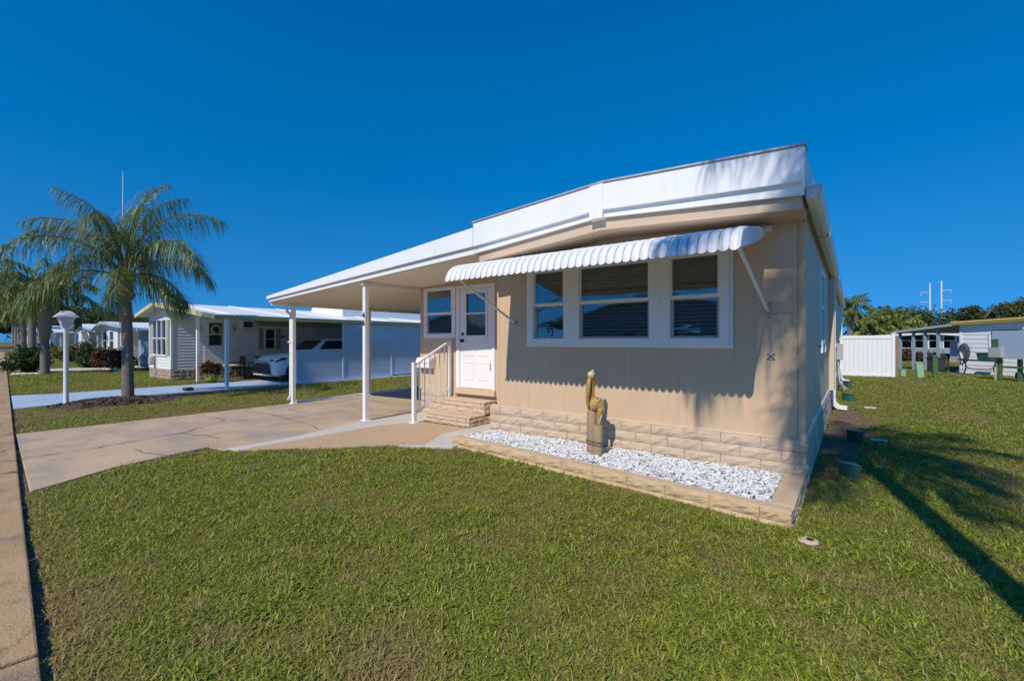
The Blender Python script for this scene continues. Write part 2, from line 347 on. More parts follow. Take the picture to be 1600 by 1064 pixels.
def crackline(pts, w=0.014):
    b = MB(); P = []
    for (x0, y0), (x1, y1) in zip(pts[:-1], pts[1:]):
        n = max(3, int(math.hypot(x1-x0, y1-y0)/0.09))
        for i in range(n): t = i/n; P.append((x0+(x1-x0)*t+jit(0.022), y0+(y1-y0)*t+jit(0.022)))
    P.append(pts[-1]); vs = []
    for i, p in enumerate(P):
        q = P[min(i+1, len(P)-1)]; r = P[max(i-1, 0)]; d = Vector((q[0]-r[0], q[1]-r[1])).normalized()
        ww = w*random.uniform(0.2, 0.8)*(0.2 if i in (0, len(P)-1) else 1)
        vs += [(p[0]-d.y*ww, p[1]+d.x*ww, 0.0345), (p[0]+d.y*ww, p[1]-d.x*ww, 0.0345)]
    b.add(vs, [(2*i, 2*i+1, 2*i+3, 2*i+2) for i in range(len(P)-1)])
    return b.build('crack', M['crack2'], dw)
def gp(u, v, z=0.03):
    D = 704.5*(1.55-z)/(v-532); lat = (u-800)/704.5*D
    return (0.798*lat-0.6026*D, 0.6026*lat+0.798*D)
M['crack2'] = mat('crack_line', (0.17, 0.135, 0.10), 0.95, 0.3, 20)
crackline([gp(28, 717), gp(120, 705), gp(200, 691), gp(280, 677), gp(345, 659), gp(352, 658)], 0.016)
crackline([gp(280, 677), gp(325, 681), gp(343, 686)], 0.016)
crackline([gp(335, 652), gp(352, 658)], 0.02)
crackline([gp(420, 647), gp(455, 656), gp(485, 664), gp(500, 671)], 0.016)
crackline([gp(212, 702), gp(225, 708), gp(265, 711)], 0.014)
crackline([gp(30, 663), gp(200, 648), gp(300, 640), gp(420, 633)], 0.006)
crackline([(-10.8, 5.9), (-9.2, 6.0), (-7.4, 6.4)], 0.008)
struct(MB().box(-10.93, -10.81, 5.6, 30, -0.05, 0.085).build('driveway_kerb', M['white'], bev=0.01))
# blue painted driveway next door
BD = [(-14.9, 1.32), (-15.4, 2.6), (-15.45, 34), (-18.25, 34), (-18.2, 2.4), (-18.5, 1.6)]
struct(MB().prism(BD, 'z', -0.05, 0.03).build('neighbour_driveway', M['bluedrive'], bev=0.008))
struct(MB().prism([(-31.5, 3.9), (-31.5, 20), (-34.5, 20), (-34.5, 2.9)], 'z', -0.05, 0.028).build('far_driveway', M['greyconc'], bev=0.008))
# bare dirt along the side wall
def blob(name, cx, cy, rx, ry, z, m, n=40, amp=0.18, h=0.0):
    b = MB(); rs = [1+amp*math.sin(3*i*2*math.pi/n+cx)+amp*0.6*math.sin(7*i*2*math.pi/n+cy)+jit(0.06) for i in range(n)]
    vs = []
    rings = [0.35, 0.7, 0.9, 1.0]
    vs.append((cx, cy, z+h))
    for q in rings:
        for i in range(n):
            th = 2*math.pi*i/n; vs.append((cx+rx*rs[i]*q*math.cos(th), cy+ry*rs[i]*q*math.sin(th), z+h*(1-q*q)+(jit(0.02) if h else 0)))
    fs = [(0, 1+i, 1+(i+1) % n) for i in range(n)]
    for r in range(len(rings)-1):
        fs += [(1+r*n+i, 1+(r+1)*n+i, 1+(r+1)*n+(i+1) % n, 1+r*n+(i+1) % n) for i in range(n)]
    b.add(vs, fs); return b.build(name, m, smooth=True)
struct(blob('bare_dirt', -0.12, 9.2, 0.42, 4.2, 0.006, M['dirt']))
struct(blob('bare_dirt', -0.27, 4.07, 0.17, 0.15, 0.007, M['dirt']))
struct(blob('bare_dirt', 0.15, 13.5, 0.5, 1.4, 0.0065, M['dirt']))

# ================================================================ THE NEAR HOME
XL, XR, YF, YB, YE = -4.52, -0.40, 5.60, 23.3, 6.53
home = thing('mobile_home', 'beige mobile home with white roof fascia, scalloped awning and block skirting', 'mobile home', (-2.5, 14, 0))

def groove_wall(axis, a0, a1, face, z0, z1, holes, pitch=0.2032, depth=0.002, gw=0.006, thick=0.06, sign=-1, zf=None):
    """vertical-groove panel; runs along axis from a0 to a1, its face at `face` looking along sign"""
    b = MB(); a = a0; first = True
    def strip(s, e, f):
        spans = [(z0, zf((s+e)/2) if zf else z1)]
        for (h0, h1, hz0, hz1) in holes:
            if e > h0+1e-6 and s < h1-1e-6:
                ns = []
                for (p, q) in spans:
                    if hz0 > p: ns.append((p, min(q, hz0)))
                    if hz1 < q: ns.append((max(p, hz1), q))
                spans = ns
        for p, q in spans:
            if axis == 'x': b.box(s, e, f, face-sign*thick, p, q)
            else: b.box(f, face-sign*thick, s, e, p, q)
    cuts = sorted(set([a0, a1]+[h for hh in holes for h in hh[:2] if a0 < h < a1]))
    n = int((a1-a0)/pitch)
    edges = []
    for i in range(n+1):
        edges.append((a0+i*pitch, min(a0+(i+1)*pitch-gw, a1), face)); 
        if a0+(i+1)*pitch-gw < a1: edges.append((a0+(i+1)*pitch-gw, min(a0+(i+1)*pitch, a1), face-sign*depth))
    for s, e, f in edges:
        if e-s < 1e-4: continue
        pts = [s]+[c for c in cuts if s < c < e]+[e]
        for p, q in zip(pts[:-1], pts[1:]):
            if q-p > 1e-4: strip(p, q, f)
    return b

def prof(x):   # underside of the overhanging beige band / top of front wall
    return np.interp(x, [-4.45, -2.47, -0.38], [2.715, 2.905, 2.80])
WX0, WX1, WZ0, WZ1 = -3.93, -1.08, 1.46, 2.64
front = groove_wall('x', XL, XR, YF, 0.50, 2.9, [(WX0+0.05, WX1-0.05, WZ0+0.05, WZ1-0.05)], zf=lambda x: float(prof(x))+0.02)
front.build('front_wall', M['beige'], home)
SW = [(8.15, 9.15, 1.5, 2.62), (14.6, 15.6, 1.5, 2.62), (18.6, 19.4, 1.7, 2.5)]
groove_wall('y', YF+0.002, YB, XR, 0.50, 2.94, SW, pitch=0.2032, depth=0.008, gw=0.02, sign=1).build('side_wall', M['side'], home)
MB().box(XR-0.035, XR+0.014, YF-0.014, YF+0.035, 0.51, 2.79).build('corner_trim', M['beige'], home, bev=0.004)
MB().box(XL-0.004, XL+0.05, YF-0.006, YF+0.95, 0.50, 2.70).build('corner_trim', M['beige'], home, bev=0.004)
MB().box(XR+0.001, XR+0.012, YF+0.05, YB, 1.50, 1.515).build('seam_strip', M['side'], home)
MB().box(XR+0.001, XR+0.016, YF+0.03, YB, 0.50, 0.535).build('seam_strip', M['white'], home)
MB().box(XR-3.9, XR-0.1, YB-0.06, YB, 0.0, 2.9).build('rear_wall', M['beige'], home)
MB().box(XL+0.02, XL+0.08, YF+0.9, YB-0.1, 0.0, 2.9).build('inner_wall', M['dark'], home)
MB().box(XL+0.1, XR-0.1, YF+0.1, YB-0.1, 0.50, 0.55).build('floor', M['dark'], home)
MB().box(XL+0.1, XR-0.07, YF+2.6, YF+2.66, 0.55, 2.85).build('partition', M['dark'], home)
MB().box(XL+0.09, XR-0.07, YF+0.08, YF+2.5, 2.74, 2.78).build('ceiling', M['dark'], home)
# recessed entry wall
EX0, EX1 = -7.37, XL
entry = groove_wall('x', EX0, EX1, YE, 0.50, 2.8, [(-7.22, -6.35, 1.65, 2.62), (-6.29, -5.34, 0.62, 2.63)], thick=0.08, zf=lambda x: 2.838+(x+4.49)*0.0594-0.004)
entry.build('entry_wall', M['beige'], home)
MB().box(EX0+0.002, EX0+0.08, YE+0.08, 17, 0.50, 2.66).build('entry_side_wall', M['beige'], home)
MB().box(EX0-0.01, EX0+0.045, YE-0.014, YE+0.03, 0.52, 2.655).build('corner_trim', M['beige'], home, bev=0.004)
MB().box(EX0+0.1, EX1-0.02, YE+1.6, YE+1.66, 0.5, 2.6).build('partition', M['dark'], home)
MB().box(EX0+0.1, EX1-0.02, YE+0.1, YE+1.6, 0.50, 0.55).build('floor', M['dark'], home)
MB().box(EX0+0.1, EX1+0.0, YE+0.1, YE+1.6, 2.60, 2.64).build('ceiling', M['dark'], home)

# ---- overhang band, roof and fascia
xs = [-4.45, -2.47, -0.38]
strip_bot = lambda x: float(np.interp(x, [-4.49, -2.48, -0.36], [2.845, 3.045, 2.92]))
strip_top = lambda x: float(np.interp(x, [-4.49, -2.48, -0.36], [2.940, 3.125, 3.035]))
fas_top = lambda x: float(np.interp(x, [-4.49, -2.40, -0.36], [3.286, 3.445, 3.365]))
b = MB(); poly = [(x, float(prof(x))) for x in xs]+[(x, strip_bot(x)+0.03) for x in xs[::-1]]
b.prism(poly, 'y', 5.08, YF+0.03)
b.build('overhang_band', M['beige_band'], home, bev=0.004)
xf = [-4.488, -2.48, -0.36]
for a0, a1 in ((-4.488, -2.565), (-2.405, -0.36)):
    e = [a0, a1]
    b = MB().prism([(x, strip_bot(x)) for x in e]+[(x, strip_top(x)+0.02) for x in e[::-1]], 'y', 5.03, 5.07)
    b.build('fascia_strip', M['white'], home, bev=0.003)
    b = MB().prism([(x, strip_top(x)) for x in e]+[(x, fas_top(x)) for x in e[::-1]], 'y', 4.985, 5.09)
    b.build('fascia', M['white_roof'], home, bev=0.004)
MB().prism([(-2.575, 3.02), (-2.48, 3.03), (-2.395, 3.025), (-2.395, fas_top(-2.395)+0.004), (-2.575, fas_top(-2.575)+0.004)], 'y', 4.975, 5.085).build('fascia_joint', M['white_roof'], home, bev=0.003)
for a0, a1 in ((-4.5, -2.4), (-2.4, -0.345)):
    MB().prism([(a0, fas_top(a0)+0.002), (a1, fas_top(a1)+0.002), (a1, fas_top(a1)+0.022), (a0, fas_top(a0)+0.022)], 'y', 4.968, 5.2).build('roof_edge', M['trim_grey'], home)
b = MB().prism([(-4.48, 2.90), (-0.375, 2.96), (-0.375, 3.362), (-2.4, 3.442), (-4.48, 3.283)], 'y', 5.09, YB+0.2)
b.build('roof', M['white_roof'], home)
MB().box(-0.374, -0.352, 4.99, YB+0.2, 2.97, 3.363).build('side_fascia', M['white_roof'], home, bev=0.004)
# gutter with a profile, its end cap and downspouts
gpoly = [(-0.351, 2.99), (-0.351, 2.885), (-0.285, 2.875), (-0.245, 2.90), (-0.228, 2.955), (-0.222, 3.0), (-0.236, 3.0), (-0.246, 2.955), (-0.26, 2.915), (-0.29, 2.89), (-0.338, 2.9), (-0.338, 2.99)]
gut = MB().prism(gpoly, 'y', 5.06, YB+0.25).build('gutter', M['white'], home)
MB().prism([(-0.350, 2.992), (-0.350, 2.884), (-0.285, 2.874), (-0.244, 2.899), (-0.227, 2.955), (-0.220, 3.0)], 'y', 5.045, 5.06).build('end_cap', M['trim_grey'], gut)
for yy in (7.0, 12.0, 17.0): MB().box(-0.352, -0.222, yy, yy+0.012, 2.872, 3.004).build('gutter_joint', M['trim_grey'], gut)
MB().box(-0.40, -0.345, YF+0.02, YB, 2.93, 2.966).build('soffit', M['side'], home)
for yd in (12.3, 20.5):
    d = MB(); P = [(-0.29, yd, 2.90), (-0.29, yd, 2.80), (-0.335, yd, 2.70), (-0.335, yd, 0.30), (-0.32, yd, 0.16), (-0.25, yd-0.02, 0.085), (-0.10, yd-0.05, 0.075)]
    for p, q in zip(P[:-1], P[1:]):
        pv, qv = Vector(p), Vector(q); e = (qv-pv).normalized()*0.012; d.bar(pv-e, qv+e, 0.075, 0.095)
    ds = d.build('downspout', M['white'], home, bev=0.008)
    MB().box(-0.382, -0.290, yd-0.06, yd+0.06, 1.42, 1.46).build('strap', M['white'], ds)
MB().box(XR+0.002, XR+0.10, 11.6, 11.9, 0.5, 2.87).build('wall_rib', M['side'], home, bev=0.01)

# ---- block skirting, each block an object
BL, BH = 0.405, 0.127
def block_mesh(L, H, D, seed, m, amp=0.017, name='block', nx=6, nz=3):
    rs = random.Random(seed); b = MB(); vs = []
    for j in range(nz+1):
        for i in range(nx+1):
            edge = i in (0, nx) or j in (0, nz)
            yy = -rs.uniform(0.25, 1.0)*amp if not edge else -rs.uniform(0, 0.25)*amp
            vs.append((L*i/nx+(0 if i in (0, nx) else rs.uniform(-.02, .02)*L/3), yy, H*j/nz+(0 if j in (0, nz) else rs.uniform(-.1, .1)*H/3)))
    fs = [(j*(nx+1)+i, j*(nx+1)+i+1, (j+1)*(nx+1)+i+1, (j+1)*(nx+1)+i) for j in range(nz) for i in range(nx)]
    n0 = len(vs); vs += [(0, D, 0), (L, D, 0), (L, D, H), (0, D, H)]
    bot = list(range(nx, -1, -1)); top = [nz*(nx+1)+i for i in range(nx+1)]
    fs += [tuple(bot)+(n0, n0+1), tuple(top)+(n0+2, n0+3), tuple([j*(nx+1) for j in range(nz, -1, -1)])+(n0, n0+3)[::1],
           tuple([j*(nx+1)+nx for j in range(nz+1)])+(n0+2, n0+1), (n0, n0+3, n0+2, n0+1)]
    b.add(vs, fs); return b.mesh(name, m)
VAR = {}
def block(name, L, H, D, m, parent, loc, rotz=0.0, amp=0.021):
    key = (name, round(L, 3), H, D, m.name, random.randrange(6))
    me = VAR.get(key)
    if me is None: me = VAR[key] = block_mesh(L, H, D, len(VAR)+11, m, amp, name)
    return link(name, me, parent, loc=loc, rotz=rotz)
def course_wall(parent, length, z0, rows, at, rotz, m=M['brick'], name='block', first=0.0, H=BH, L=BL, D=0.09, gap=0.005):
    """running-bond rows of split-face blocks along local x from `at`"""
    c, s = math.cos(rotz), math.sin(rotz)
    for r in range(rows):
        x = 0.0; l = L*(0.5 if (r % 2) else 1.0)-first
        while x < length-0.03:
            l2 = min(l, length-x)
            if length-x-l2 < 0.06: l2 = length-x
            j = jit(0.002)
            block(name, l2-gap, H-gap, D, m, parent, (at[0]+x*c-j*s, at[1]+x*s+j*c, z0+r*H), rotz)
            x += l2; l = L
sk = MB().box(XL-0.12, XR+0.0, YF-0.005, YF+0.12, 0.0, 0.50).build('skirting', M['mortar'], home)
course_wall(sk, 4.26, 0.0, 4, (XL-0.13, YF-0.022, 0), 0.0)
MB().prism([(YF-0.03, 0.503), (YF+0.02, 0.503), (YF+0.02, 0.53)], 'x', XL-0.13, XR+0.02).build('skirting_ledge', M['brick'], sk, bev=0.004)
sk2 = MB().box(XR-0.12, XR-0.006, YF+0.12, YB, 0.0, 0.5).build('skirting', M['mortar'], home)
course_wall(sk2, YB-YF, 0.0, 4, (XR+0.012, YF-0.01, 0), R(90))
sk3 = MB().box(EX0+0.0, EX1, YE+0.02, YE+0.12, 0.0, 0.5).build('skirting', M['mortar'], home)
course_wall(sk3, 1.02, 0.0, 4, (EX0, YE+0.004, 0), 0.0)
course_wall(sk3, 0.75, 0.0, 4, (-5.28, YE+0.004, 0), 0.0)

# ---- front window: three double-hung units in one white surround
def window_unit(parent, ax, c0, c1, z0, z1, zm, face, panes=True, slats=True, pane_x=None, gl='glass', depth=0.05, slat_pitch=0.047, tilt=38):
    """one double-hung unit in a wall facing -y; c0..c1 outer, pane_x inner"""
    px0, px1 = pane_x
    w = MB()
    w.box(c0, px0, face-depth, face+0.04, z0, z1); w.box(px1, c1, face-depth, face+0.04, z0, z1)
    w.box(px0, px1, face-depth, face+0.04, z1-0.07, z1); w.box(px0, px1, face-depth, face+0.04, z0, z0+0.085)
    win = w.build('window', M['white_frame'], parent, bev=0.005)
    up = MB(); s = 0.022
    up.box(px0, px1, face-0.030, face+0.004, zm, zm+0.045); up.box(px0, px0+s, face-0.028, face+0.004, zm+0.045, z1-0.07); up.box(px1-s, px1, face-0.028, face+0.004, zm+0.045, z1-0.07)
    up.build('upper_sash', M['white_frame'], win, bev=0.003)
    lo = MB()
    lo.box(px0, px1, face-0.005, face+0.03, zm-0.012, zm-0.001); lo.box(px0, px0+s*1.5, face-0.004, face+0.03, z0+0.085, zm-0.012); lo.box(px1-s*1.5, px1, face-0.004, face+0.03, z0+0.085, zm-0.012); lo.box(px0+s*1.5, px1-s*1.5, face-0.004, face+0.03, z0+0.085, z0+0.11)
    lo.build('lower_sash', M['trim_grey'], win, bev=0.002)
    MB().box(px0+0.01, px1-0.01, face-0.012, face-0.008, zm+0.02, z1-0.065).build('pane', M[gl], win)
    MB().box(px0+0.01, px1-0.01, face+0.012, face+0.016, z0+0.09, zm-0.004).build('pane', M[gl], win)
    if slats:
        L = px1-px0; sm = MB(); a = R(tilt); hw = 0.024
        vs = [(0, -hw*math.cos(a), -hw*math.sin(a)), (L, -hw*math.cos(a), -hw*math.sin(a)), (L, 0, 0.003), (0, 0, 0.003), (L, hw*math.cos(a), hw*math.sin(a)), (0, hw*math.cos(a), hw*math.sin(a))]
        sm.add(vs, [(0, 1, 2, 3), (3, 2, 4, 5)]); me = sm.mesh('blind_slat', M['curtain'])
        z = z0+0.11
        while z < z1-0.05:
            o = link('blind_slat', me, win, loc=(px0, face+0.085, z+jit(0.002))); z += slat_pitch
        for q in (0.2, 0.8): MB().box(px0+L*q, px0+L*q+0.004, face+0.055, face+0.058, z0+0.1, z1-0.05).build('blind_cord', M['curtain'], win)
    return win
tr = MB()
tr.box(WX0, WX1, YF-0.028, YF+0.02, WZ0, WZ0+0.035); tr.box(WX0, WX1, YF-0.028, YF+0.02, WZ1-0.03, WZ1)
tr.box(WX0, WX0+0.035, YF-0.028, YF+0.02, WZ0+0.035, WZ1-0.03); tr.box(WX1-0.035, WX1, YF-0.028, YF+0.02, WZ0+0.035, WZ1-0.03)
tr.build('window_surround', M['white_frame'], home, bev=0.004)
U = [(-3.895, -3.155, -3.80, -3.28), (-3.155, -1.91, -3.03, -2.04), (-1.91, -1.115, -1.78, -1.22)]
for c0, c1, p0, p1 in U: window_unit(home, 'x', c0, c1, WZ0+0.035, WZ1-0.03, 2.05, YF, pane_x=(p0, p1))
window_unit(home, 'x', -7.26, -6.335, 1.60, 2.64, 2.08, YE, pane_x=(-7.17, -6.43), depth=0.03)
# ---- entry door with a two-pane light and four raised panels
dr = MB()
dr.box(-6.31, -6.215, YE-0.03, YE+0.06, 0.62, 2.63); dr.box(-5.385, -5.315, YE-0.03, YE+0.06, 0.62, 2.63); dr.box(-6.215, -5.385, YE-0.03, YE+0.06, 2.56, 2.63)
dr.build('door_frame', M['white'], home, bev=0.004)
DX0, DX1, DZ0, DZ1 = -6.21, -5.39, 0.63, 2.555
LX0, LX1, LZ0, LZ1 = -6.05, -5.53, 1.64, 2.47
d = MB()
d.box(DX0, LX0, YE-0.012, YE+0.03, DZ0, DZ1); d.box(LX1, DX1, YE-0.012, YE+0.03, DZ0, DZ1)
d.box(LX0, LX1, YE-0.012, YE+0.03, DZ0, LZ0); d.box(LX0, LX1, YE-0.012, YE+0.03, LZ1, DZ1)
door = d.build('door', M['white'], home)
f = MB()
for (a, bb, c, e) in ((LX0-0.03, LX0+0.012, LZ0-0.04, LZ1+0.03), (LX1-0.012, LX1+0.03, LZ0-0.04, LZ1+0.03)): f.box(a, bb, YE-0.032, YE-0.006, c, e)
for (c, e) in ((LZ0-0.04, LZ0+0.01), (LZ1-0.01, LZ1+0.03), (2.06, 2.085)): f.box(LX0+0.012, LX1-0.012, YE-0.030, YE-0.006, c, e)
f.build('light_frame', M['white'], door, bev=0.004)
for c, e in ((LZ0, 2.065), (2.08, LZ1)): MB().box(LX0, LX1, YE+0.003, YE+0.007, c, e).build('pane', M['glass'], door)
L = LX1-LX0; sm = MB(); a = R(45); hw = 0.02
sm.add([(0, -hw*math.cos(a), -hw*math.sin(a)), (L, -hw*math.cos(a), -hw*math.sin(a)), (L, hw*math.cos(a), hw*math.sin(a)), (0, hw*math.cos(a), hw*math.sin(a))], [(0, 1, 2, 3)])
me = sm.mesh('blind_slat', M['curtain'])
for i in range(18): link('blind_slat', me, door, loc=(LX0, YE+0.06, LZ0+0.02+i*0.046))
for (px0, px1) in ((-6.10, -5.85), (-5.74, -5.49)):
    for (pz0, pz1) in ((0.78, 1.15), (1.25, 1.52)):
        b = MB(); q = 0.022
        o4 = [(px0, YE-0.013, pz0), (px1, YE-0.013, pz0), (px1, YE-0.013, pz1), (px0, YE-0.013, pz1)]
        m4 = [(px0+q, YE-0.020, pz0+q), (px1-q, YE-0.020, pz0+q), (px1-q, YE-0.020, pz1-q), (px0+q, YE-0.020, pz1-q)]
        n4 = [(px0+2*q, YE-0.0135, pz0+2*q), (px1-2*q, YE-0.0135, pz0+2*q), (px1-2*q, YE-0.0135, pz1-2*q), (px0+2*q, YE-0.0135, pz1-2*q)]
        b.add(o4+m4+n4, [(i, (i+1) % 4, 4+(i+1) % 4, 4+i) for i in range(4)]+[(4+i, 4+(i+1) % 4, 8+(i+1) % 4, 8+i) for i in range(4)]+[(8, 9, 10, 11)])
        b.build('door_panel', M['white'], door)
for zz, rr in ((1.545, 0.032), (1.675, 0.028)):
    b = MB(); b.tube([(-6.135, YE-0.012, zz), (-6.135, YE-0.03, zz)], rr, 14); 
    if rr > 0.03: b.ellipsoid((-6.135, YE-0.065, zz), (0.031, 0.027, 0.031)); b.tube([(-6.135, YE-0.03, zz), (-6.135, YE-0.06, zz)], 0.012, 10)
    b.build('knob' if rr > 0.03 else 'deadbolt', M['black_metal'], door, smooth=True)
MB().box(-5.435, -5.425, YE-0.022, YE-0.010, 0.98, 1.12).build('hinge', M['black_metal'], door)
MB().box(-6.33, -5.30, YE-0.06, YE+0.02, 0.505, 0.62).build('threshold', M['beige'], home, bev=0.006)
# ---- side windows
for (y0, y1, z0, z1) in SW:
    b = MB(); t = 0.05
    b.box(XR-0.03, XR+0.035, y0-0.02, y0+t, z0-0.02, z1+0.02); b.box(XR-0.03, XR+0.035, y1-t, y1+0.02, z0-0.02, z1+0.02)
    b.box(XR-0.03, XR+0.035, y0+t, y1-t, z1-t, z1+0.02); b.box(XR-0.03, XR+0.045, y0+t, y1-t, z0-0.02, z0+t)
    b.box(XR-0.03, XR+0.03, y0+t, y1-t, (z0+z1)/2-0.025, (z0+z1)/2+0.025)
    w = b.build('window', M['white_frame'], home, bev=0.004)
    for p, q in ((z0+t, (z0+z1)/2-0.025), ((z0+z1)/2+0.025, z1-t)): MB().box(XR-0.012, XR-0.008, y0+t, y1-t, p, q).build('pane', M['glass_dark'], w)
    for p in (y0+0.02, y1-0.1): MB().box(XR+0.016, XR+0.05, p, p+0.12, z0-0.14, z0-0.022).build('sill_bracket', M['white'], w, bev=0.004)

# ---- scalloped metal awning, panel by panel
AW0, AW1, NP = -4.21, -0.745, 40
pw = (AW1-AW0)/NP
AP = [(5.585, 2.765), (5.1, 2.675), (4.6, 2.58), (4.36, 2.53), (4.25, 2.49), (4.185, 2.435), (4.15, 2.375), (4.14, 2.335)]
def awning_panel():
    b = MB(); n = 8; vs = []
    for r, (yy, zz) in enumerate(AP):
        y2, z2 = AP[min(r+1, len(AP)-1)]; y1, z1 = AP[max(r-1, 0)]
        t = Vector((0, y2-y1, z2-z1)).normalized(); nrm = Vector((0, -t.z, t.y)); nrm = nrm if nrm.z > 0 or nrm.y < 0 else -nrm
        if nrm.y > 0: nrm = -nrm
        for i in range(n+1):
            q = i/n; bul = 0.021*math.sin(math.pi*q)**0.7
            p = Vector((pw*q, yy, zz))+nrm*bul
            if r == len(AP)-1: p.z -= 0.036*math.sin(math.pi*q)**0.6
            vs.append(p)
    b.add(vs, [(r*(n+1)+i, r*(n+1)+i+1, (r+1)*(n+1)+i+1, (r+1)*(n+1)+i) for r in range(len(AP)-1) for i in range(n)])
    # standing seam between neighbours
    return b.mesh('awning_panel', M['awning'], True)
apm = awning_panel()
aw = MB().box(AW0-0.02, AW1+0.05, 5.545, 5.60, 2.735, 2.785).build('awning', M['white'], home, bev=0.003)
for i in range(NP): link('awning_panel', apm, aw, loc=(AW0+i*pw, 0, jit(0.002)))
seam = MB(); SMW = 0.0035
for r in range(len(AP)-1):
    y0, z0 = AP[r]; y1, z1 = AP[r+1]
    seam.bar((0, y0, z0+0.003), (0, y1, z1+0.003), 0.008, 0.012)
sme = seam.mesh('awning_seam', M['trim_grey'])
for i in range(1, NP): link('awning_seam', sme, aw, loc=(AW0+i*pw, 0, 0))
for xx in (AW0+0.0, AW1):
    prf = [(p[0], p[1]) for p in AP]+[(4.16, 2.33), (4.9, 2.50), (5.55, 2.70)]
    MB().prism(prf, 'x', xx-0.002, xx+0.003).build('end_panel', M['white_roof'], aw)
MB().bar((AW0, 4.17, 2.365), (AW1, 4.17, 2.365), 0.022).build('front_rail', M['white'], aw)
for (p, q) in (((-4.06, 4.19, 2.36), (-4.165, YF-0.03, 1.83)), ((AW1-0.03, 4.19, 2.36), (-0.735, YF-0.03, 1.88))):
    arm = MB().bar(p, q, 0.026).build('awning_arm', M['white'], aw, bev=0.003)
    b = MB(); b.box(q[0]-0.02, q[0]+0.02, YF-0.045, YF+0.002, q[2]-0.035, q[2]+0.03); b.tube([(q[0]-0.03, q[1]-0.01, q[2]), (q[0]+0.035, q[1]-0.01, q[2])], 0.008, 8); b.build('arm_bracket', M['trim_grey'], aw, bev=0.002)
# little fittings on the front wall
b = MB()
for zz in (1.95, 1.80): b.tube([(-0.72, YF, zz), (-0.72, YF-0.035, zz), (-0.70, YF-0.05, zz+0.01)], 0.005, 8)
b.bar((-0.74, YF-0.012, 1.842), (-0.50, YF-0.012, 1.835), 0.003); b.build('wall_hook', M['black_metal'], home)
b = MB(); b.m = 0; b.box(-0.738, -0.672, YF-0.012, YF+0.002, 1.347, 1.408); b.m = 1
b.bar((-0.74, YF-0.014, 1.347), (-0.67, YF-0.014, 1.408), 0.010, 0.012); b.bar((-0.74, YF-0.0145, 1.408), (-0.67, YF-0.0145, 1.347), 0.010, 0.012)
b.build('wall_plaque', [M['greyconc'], M['bluesticker']], home)
MB().box(-4.37, -4.34, YF-0.02, YF+0.002, 0.93, 0.98).build('wall_outlet', M['beige'], home, bev=0.003)
b = MB(); b.tube([(-4.25, YF-0.015, 1.28), (-4.25, YF+0.0, 1.28)], 0.02, 10); b.build('doorbell', M['beige'], home)
MB().box(XR+0.002, XR+0.16, 17.2, 17.6, 0.95, 1.45).build('meter_box', M['greybox'], home, bev=0.01)
b = MB(); b.tube([(XR+0.06, 17.4, 0.95), (XR+0.06, 17.4, 0.3), (XR+0.25, 17.1, 0.05)], 0.03, 8); b.tube([(XR+0.05, 17.0, 0.9), (XR+0.2, 16.7, 0.03)], 0.02, 8); b.build('conduit', M['greybox'], home, smooth=True)

# ---- mailbox by the entry
mb = thing('mailbox', 'white metal mailbox on the entry wall below the small window', 'mailbox', (-7.13, YE-0.08, 0.97))
MB().prism([(YE-0.006, 0.98), (YE-0.15, 0.98), (YE-0.15, 1.11), (YE-0.12, 1.17), (YE-0.006, 1.18)], 'x', -7.345, -6.92).build('body', M['white'], mb, bev=0.008)
MB().prism([(YE-0.006, 1.184), (YE-0.125, 1.174), (YE-0.165, 1.10), (YE-0.165, 1.09), (YE-0.13, 1.184), (YE-0.006, 1.196)], 'x', -7.355, -6.91).build('lid', M['white'], mb)

# ---- carport
cp = thing('carport', 'white flat carport roof on slim white posts beside the beige home', 'carport', (-8.5, 8, 0))
c_top = lambda x: 3.22+(x+4.49)*0.0969
c_bot = lambda x: 2.838+(x+4.49)*0.0594
c_mid = lambda x: float(np.interp(x, [-10.99, -4.49], [2.515, 2.935]))
e = [-10.97, -4.492]
MB().prism([(x, c_bot(x)) for x in e]+[(x, c_mid(x)+0.006) for x in e[::-1]], 'y', 5.025, 5.075).build('fascia_strip', M['white'], cp, bev=0.003)
e = [-11.0, -4.492]
MB().prism([(x, c_mid(x)+0.008) for x in e]+[(x, c_top(x)) for x in e[::-1]], 'y', 4.98, 5.09).build('fascia', M['white_roof'], cp, bev=0.003)
YC = 14.0
MB().prism([(-10.98, c_bot(-10.98)+0.012), (-4.492, c_bot(-4.492)+0.012), (-4.492, c_top(-4.492)-0.01), (-10.98, c_top(-10.98)-0.01)], 'y', 5.091, YC).build('roof', M['white_roof'], cp)
for i in range(22):          # ceiling pans
    y0 = 5.095+i*0.405; y1 = min(y0+0.398, YC)
    if y0 > YC-0.1: break
    MB().prism([(-10.96, c_bot(-10.96)), (-4.52, c_bot(-4.52)), (-4.52, c_bot(-4.52)+0.011), (-10.96, c_bot(-10.96)+0.011)], 'y', y0, y1).build('ceiling_pan', M['ceil'], cp)
MB().box(-11.02, -10.86, 5.09, YC, c_bot(-10.9)-0.07, c_bot(-10.9)+0.09).build('eave_beam', M['ceil'], cp, bev=0.006)
MB().box(-7.42, -7.34, 5.08, YE+0.3, c_bot(-7.38)-0.07, c_bot(-7.38)-0.001).build('beam', M['ceil'], cp, bev=0.004)
